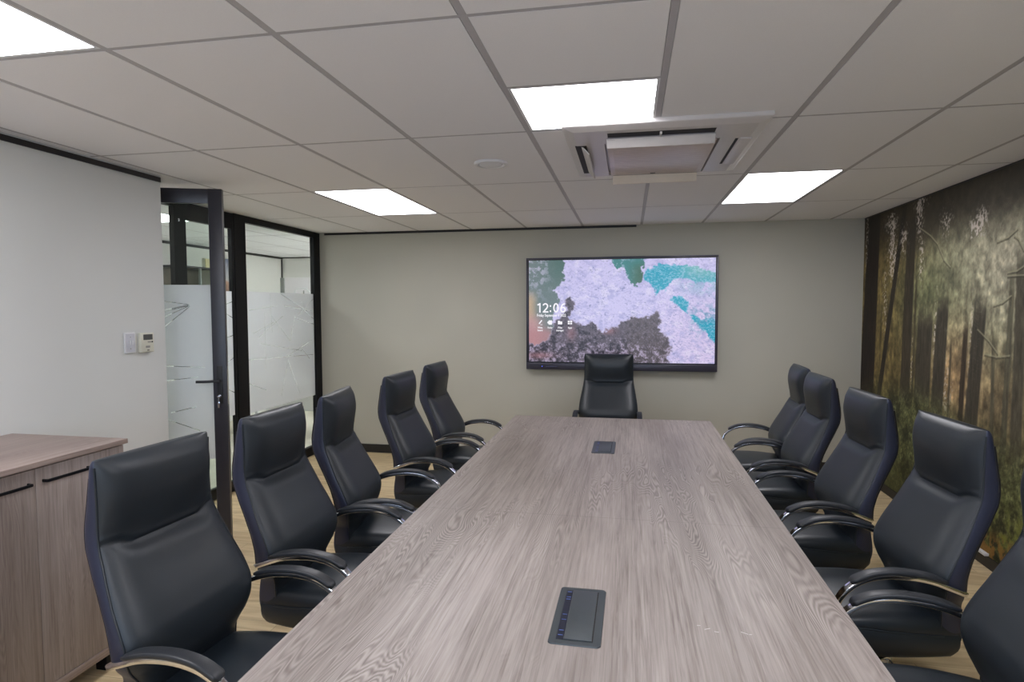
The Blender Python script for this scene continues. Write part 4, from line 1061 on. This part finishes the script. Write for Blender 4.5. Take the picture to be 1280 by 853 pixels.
def make_chair(name, label):
    t = thing(name, label, 'chair')
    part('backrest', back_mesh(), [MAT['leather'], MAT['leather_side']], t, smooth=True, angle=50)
    for s in (-1, 1): part('piping', seam_tube(np.arange(.34, 1.165, .02), s), MAT['leather'], t, smooth=True)
    # thin shell behind the cushion
    bm = newbm(); zr = np.arange(.56, 1.125, .02); A = []; B = []
    for z in zr:
        x = lerp_tab(REAR, z)-.0085; w = lerp_tab(HALF, z)-.017
        A.append([bm.verts.new((x+(.006 if abs(q) == 1 else 0), q*w, z)) for q in (-1, -.9, -.5, 0, .5, .9, 1)])
        B.append([bm.verts.new((x-.006+(.006 if abs(q) == 1 else 0), q*w, z)) for q in (-1, -.9, -.5, 0, .5, .9, 1)])
    for G in (A, B):
        for i in range(len(G)-1):
            for j in range(6): bm.faces.new((G[i][j], G[i][j+1], G[i+1][j+1], G[i+1][j]))
    for i in range(len(A)-1):
        for j in (0, 6): bm.faces.new((A[i][j], A[i+1][j], B[i+1][j], B[i][j]))
    for i in (0, len(A)-1):
        for j in range(6): bm.faces.new((A[i][j], A[i][j+1], B[i][j+1], B[i][j]))
    part('back_shell', bm, MAT['shell'], t, smooth=True, angle=40)
    # seat cushion: lofted along x, thick rounded, with a waterfall front
    bm = newbm(); rings = []
    X = [-.125, -.118, -.10, -.06, 0, .08, .16, .24, .32, .36, .385, .402, .412, .416]
    def seat_w(x):
        q = (x+.125)/.541; return .205+.045*math.sin(min(1, q*1.6)*math.pi/2)-(.03*max(0, (q-.85)/.15)**2)
    def seat_seam(x): return .385+.03*min(1, max(0, (x+.05)/.3))
    for i, x in enumerate(X):
        q = (x+.125)/.541
        w = seat_w(x)
        zt = .445+.018*math.sin(q*math.pi); zb_ = .292
        if x > .32: k = (x-.32)/.096; zt -= .055*k**2.2; zb_ += .035*k**2.4
        if x < -.10: k = (-.10-x)/.025; zt -= .02*k**2; zb_ += .03*k**2
        R = []
        zsm = min(max(seat_seam(x), zb_+.03), zt-.02)
        for (a, z) in [(-1, zb_+.5*(zsm-zb_)), (-1.0, zsm-.006), (-.975, zsm), (-.985, zsm+.006), (-.95, zsm+.6*(zt-zsm)), (-.88, zt-.006), (-.75, zt), (-.45, zt+.006), (0, zt+.008)]:
            R.append((a, z))
        R = R+[(-a, z) for a, z in R[-2::-1]]
        R = R+[(.985, zb_+.2*(zsm-zb_)), (.90, zb_+.02*(zsm-zb_)), (.6, zb_), (0, zb_), (-.6, zb_), (-.90, zb_+.02*(zsm-zb_)), (-.985, zb_+.2*(zsm-zb_))]
        rings.append([bm.verts.new((x, a*w, z)) for a, z in R])
    m = len(rings[0])
    for a, b in zip(rings[:-1], rings[1:]):
        for j in range(m): bm.faces.new((a[j], a[(j+1) % m], b[(j+1) % m], b[j]))
    bm.faces.new(rings[0][::-1]); bm.faces.new(rings[-1])
    part('seat', bm, MAT['leather'], t, smooth=True, angle=60)
    for s in (1, -1):
        bm = newbm()
        add_sweep(bm, smooth_path([(x, s*seat_w(x)*.992, seat_seam(x)) for x in X[3:-3]], 3), circ(.0034, 6), up=Vector((0, 1, 0)))
        part('seat_piping', bm, MAT['leather'], t, smooth=True)
    # arms
    for s in (-1, 1):
        Y = .292*s
        path = smooth_path([(-.092, .266*s, .580), (-.07, .284*s, .591), (-.02, Y, .611), (.04, Y, .631), (.10, Y, .641), (.17, Y, .644), (.24, Y, .634), (.295, Y, .610), (.340, Y, .570), (.358, .285*s, .520), (.348, .280*s, .460), (.315, .272*s, .370), (.27, .262*s, .310), (.22, .235*s, .280), (.12, .17*s, .276)], 6)
        bm = newbm(); add_sweep(bm, path, rrect(.0165, .0088, .0036, 3), up=Vector((0, 1, 0)))
        arm = part('armrest', bm, MAT['chrome'], t, smooth=True, angle=45)
        # pad on top
        bm = newbm(); pp = smooth_path([(-.020, Y, .6285), (.04, Y, .6475), (.10, Y, .6575), (.17, Y, .6605), (.24, Y, .6505), (.29, Y, .6295), (.315, Y, .613)], 6)
        n = len(pp); sc = [min(1, .55+.45*math.sin(min(1, i/4)*math.pi/2)) if i < 4 else (min(1, .55+.45*math.sin(min(1, (n-1-i)/4)*math.pi/2)) if i > n-5 else 1) for i in range(n)]
        add_sweep(bm, pp, rrect(.0235, .0090, .007, 3), up=Vector((0, 1, 0)), scales=sc)
        finish('arm_pad', bm, MAT['pad'], arm, smooth=True, angle=50)
        bm = newbm(); add_cyl(bm, (-.088, .246*s, .580), (-.088, .272*s, .580), .010, n=14); finish('bolt', bm, MAT['chrome'], arm, smooth=True)
    # mechanism, column, star base with castors
    bm = newbm(); add_box(bm, -.02, .20, -.10, .10, .245, .290, bev=.008); mech = part('tilt_mechanism', bm, MAT['plastic'], t, smooth=True)
    bm = newbm(); add_cyl(bm, (.12, .10, .268), (.12, .235, .262), .004, n=10); add_box(bm, .105, .135, .225, .272, .257, .267, bev=.003); finish('lever', bm, MAT['chrome'], mech, smooth=True)
    bm = newbm(); add_cyl(bm, (.05, 0, .11), (.05, 0, .215), .028); add_cyl(bm, (.05, 0, .215), (.05, 0, .246), .016); part('gas_lift', bm, MAT['chrome'], t, smooth=True)
    bm = newbm(); add_cyl(bm, (.05, 0, .082), (.05, 0, .130), .042, .034)
    for k in range(5):
        a = math.radians(72*k+36); d = Vector((math.cos(a), math.sin(a), 0)); o = Vector((.05, 0, 0))
        pth = smooth_path([o+d*.02+Vector((0, 0, .112)), o+d*.14+Vector((0, 0, .104)), o+d*.28+Vector((0, 0, .078))], 5)
        add_sweep(bm, pth, rrect(.016, .010, .006, 2), up=d.cross(Vector((0, 0, 1))), scales=[1.25-.55*i/(len(pth)-1) for i in range(len(pth))])
    part('star_base', bm, MAT['chrome'], t, smooth=True)
    for k in range(5):
        a = math.radians(72*k+36); d = Vector((math.cos(a), math.sin(a), 0)); o = Vector((.05, 0, 0))+d*.275
        sd = Vector((-d.y, d.x, 0))
        bm = newbm(); add_cyl(bm, o+Vector((0, 0, .05)), o+Vector((0, 0, .082)), .006, n=10)
        for q in (-1, 1): add_cyl(bm, o+sd*.008*q+Vector((0, 0, .0285)), o+sd*.024*q+Vector((0, 0, .0285)), .028, n=20)
        add_box(bm, o.x-.008, o.x+.008, o.y-.008, o.y+.008, .03, .056, bev=.002)
        part('castor', bm, MAT['plastic'], t, smooth=True)
    return t

chair0 = make_chair('office_chair', '')
def copy_tree(src, parent=None):
    c = src.copy(); C.objects.link(c)
    if parent is not None: c.parent = parent
    for ch in [o for o in src.children]: copy_tree(ch, c)
    return c
chairs = [
    # origin lies under the point where the arms meet the back
    # x, y, facing, label, group
    (-1.398, 1.790, -4, 'nearest left-hand chair, standing beside the wooden sideboard', 'l'),
    (-1.405, 2.520, -1, 'second chair on the door side, in front of the open door', 'l'),
    (-1.415, 3.175, 8, 'slightly turned chair third from the viewer on the door side', 'l'),
    (-1.408, 4.080, -3, 'door-side chair next to last before the screen wall', 'l'),
    (-1.400, 4.885, -2, 'door-side chair nearest the screen wall, against plain grey wall', 'l'),
    (-.190, 5.900, -90, 'black high-backed chair at the head of the table, below the display', 'h'),
    (1.128, 5.060, 178, 'mural-side chair farthest from the viewer, half hidden behind the next back', 'r'),
    (1.085, 4.405, 181, 'mural-side chair overlapping the farthest one', 'r'),
    (1.080, 3.550, 183, 'middle right-hand chair, its back crossing the edge of the mural', 'r'),
    (1.112, 2.755, 184, 'right-hand chair seen whole against the forest mural', 'r'),
    (1.064, 1.957, 178, 'nearest right-hand chair, cut off by the right edge of the picture', 'r'),
]
for i, (x, y, a, lb, g) in enumerate(chairs):
    o = chair0 if i == 0 else copy_tree(chair0)
    o.location = (x, y, 0); o.rotation_euler = (0, 0, math.radians(a))
    o['label'] = 'black leather '+lb if 'black' not in lb else lb
    o['group'] = 'black leather high-back chairs around the table'

# ------------------------------------------------------------------ daylight fill from the added, unseen window behind the viewer
w = bpy.data.worlds.new('daylight'); bpy.context.scene.world = w; w.use_nodes = True
nt = w.node_tree; nt.nodes.clear()
out = nt.nodes.new('ShaderNodeOutputWorld'); bg = nt.nodes.new('ShaderNodeBackground')
bg.inputs[0].default_value = (.64, .79, 1, 1); bg.inputs[1].default_value = 3.7
nt.links.new(bg.outputs[0], out.inputs[0])
pl = bpy.data.lights.new('added_window_portal', 'AREA'); pl.shape = 'RECTANGLE'; pl.size = WX1-WX0; pl.size_y = WZ1-WZ0; pl.cycles.is_portal = True
po = bpy.data.objects.new('added_window_portal', pl); C.objects.link(po); po.location = ((WX0+WX1)/2, YN-.14, (WZ0+WZ1)/2); po.rotation_euler = (math.radians(90), 0, 0)

# ------------------------------------------------------------------ camera
Rv = Vector((0.9825276893797534, 0.18608511428037094, -0.0034161155343491825))
Uv = Vector((-0.0068739875484656755, 0.054624559644570365, 0.9984833027040665))
Fv = Vector((-0.1859894832974872, 0.9810140099544441, -0.05494928912948433))
cd = bpy.data.cameras.new('camera'); cd.sensor_width = 36; cd.lens = 770.4288*36/1280; cd.clip_start = .02; cd.clip_end = 100
co = bpy.data.objects.new('camera', cd); C.objects.link(co)
M = Matrix((( Rv.x, Uv.x, -Fv.x, 0), (Rv.y, Uv.y, -Fv.y, 0), (Rv.z, Uv.z, -Fv.z, CAMH), (0, 0, 0, 1)))
co.matrix_world = M
sc = bpy.context.scene; sc.camera = co
sc.view_settings.view_transform = 'Standard'; sc.view_settings.look = 'None'; sc.view_settings.gamma = 1; sc.view_settings.use_curve_mapping = False
sc.view_settings.exposure = 0.0
sc.cycles.max_bounces = 10; sc.cycles.diffuse_bounces = 6; sc.cycles.glossy_bounces = 4; sc.cycles.transparent_max_bounces = 16; sc.cycles.transmission_bounces = 6
sc.cycles.caustics_reflective = False; sc.cycles.caustics_refractive = False
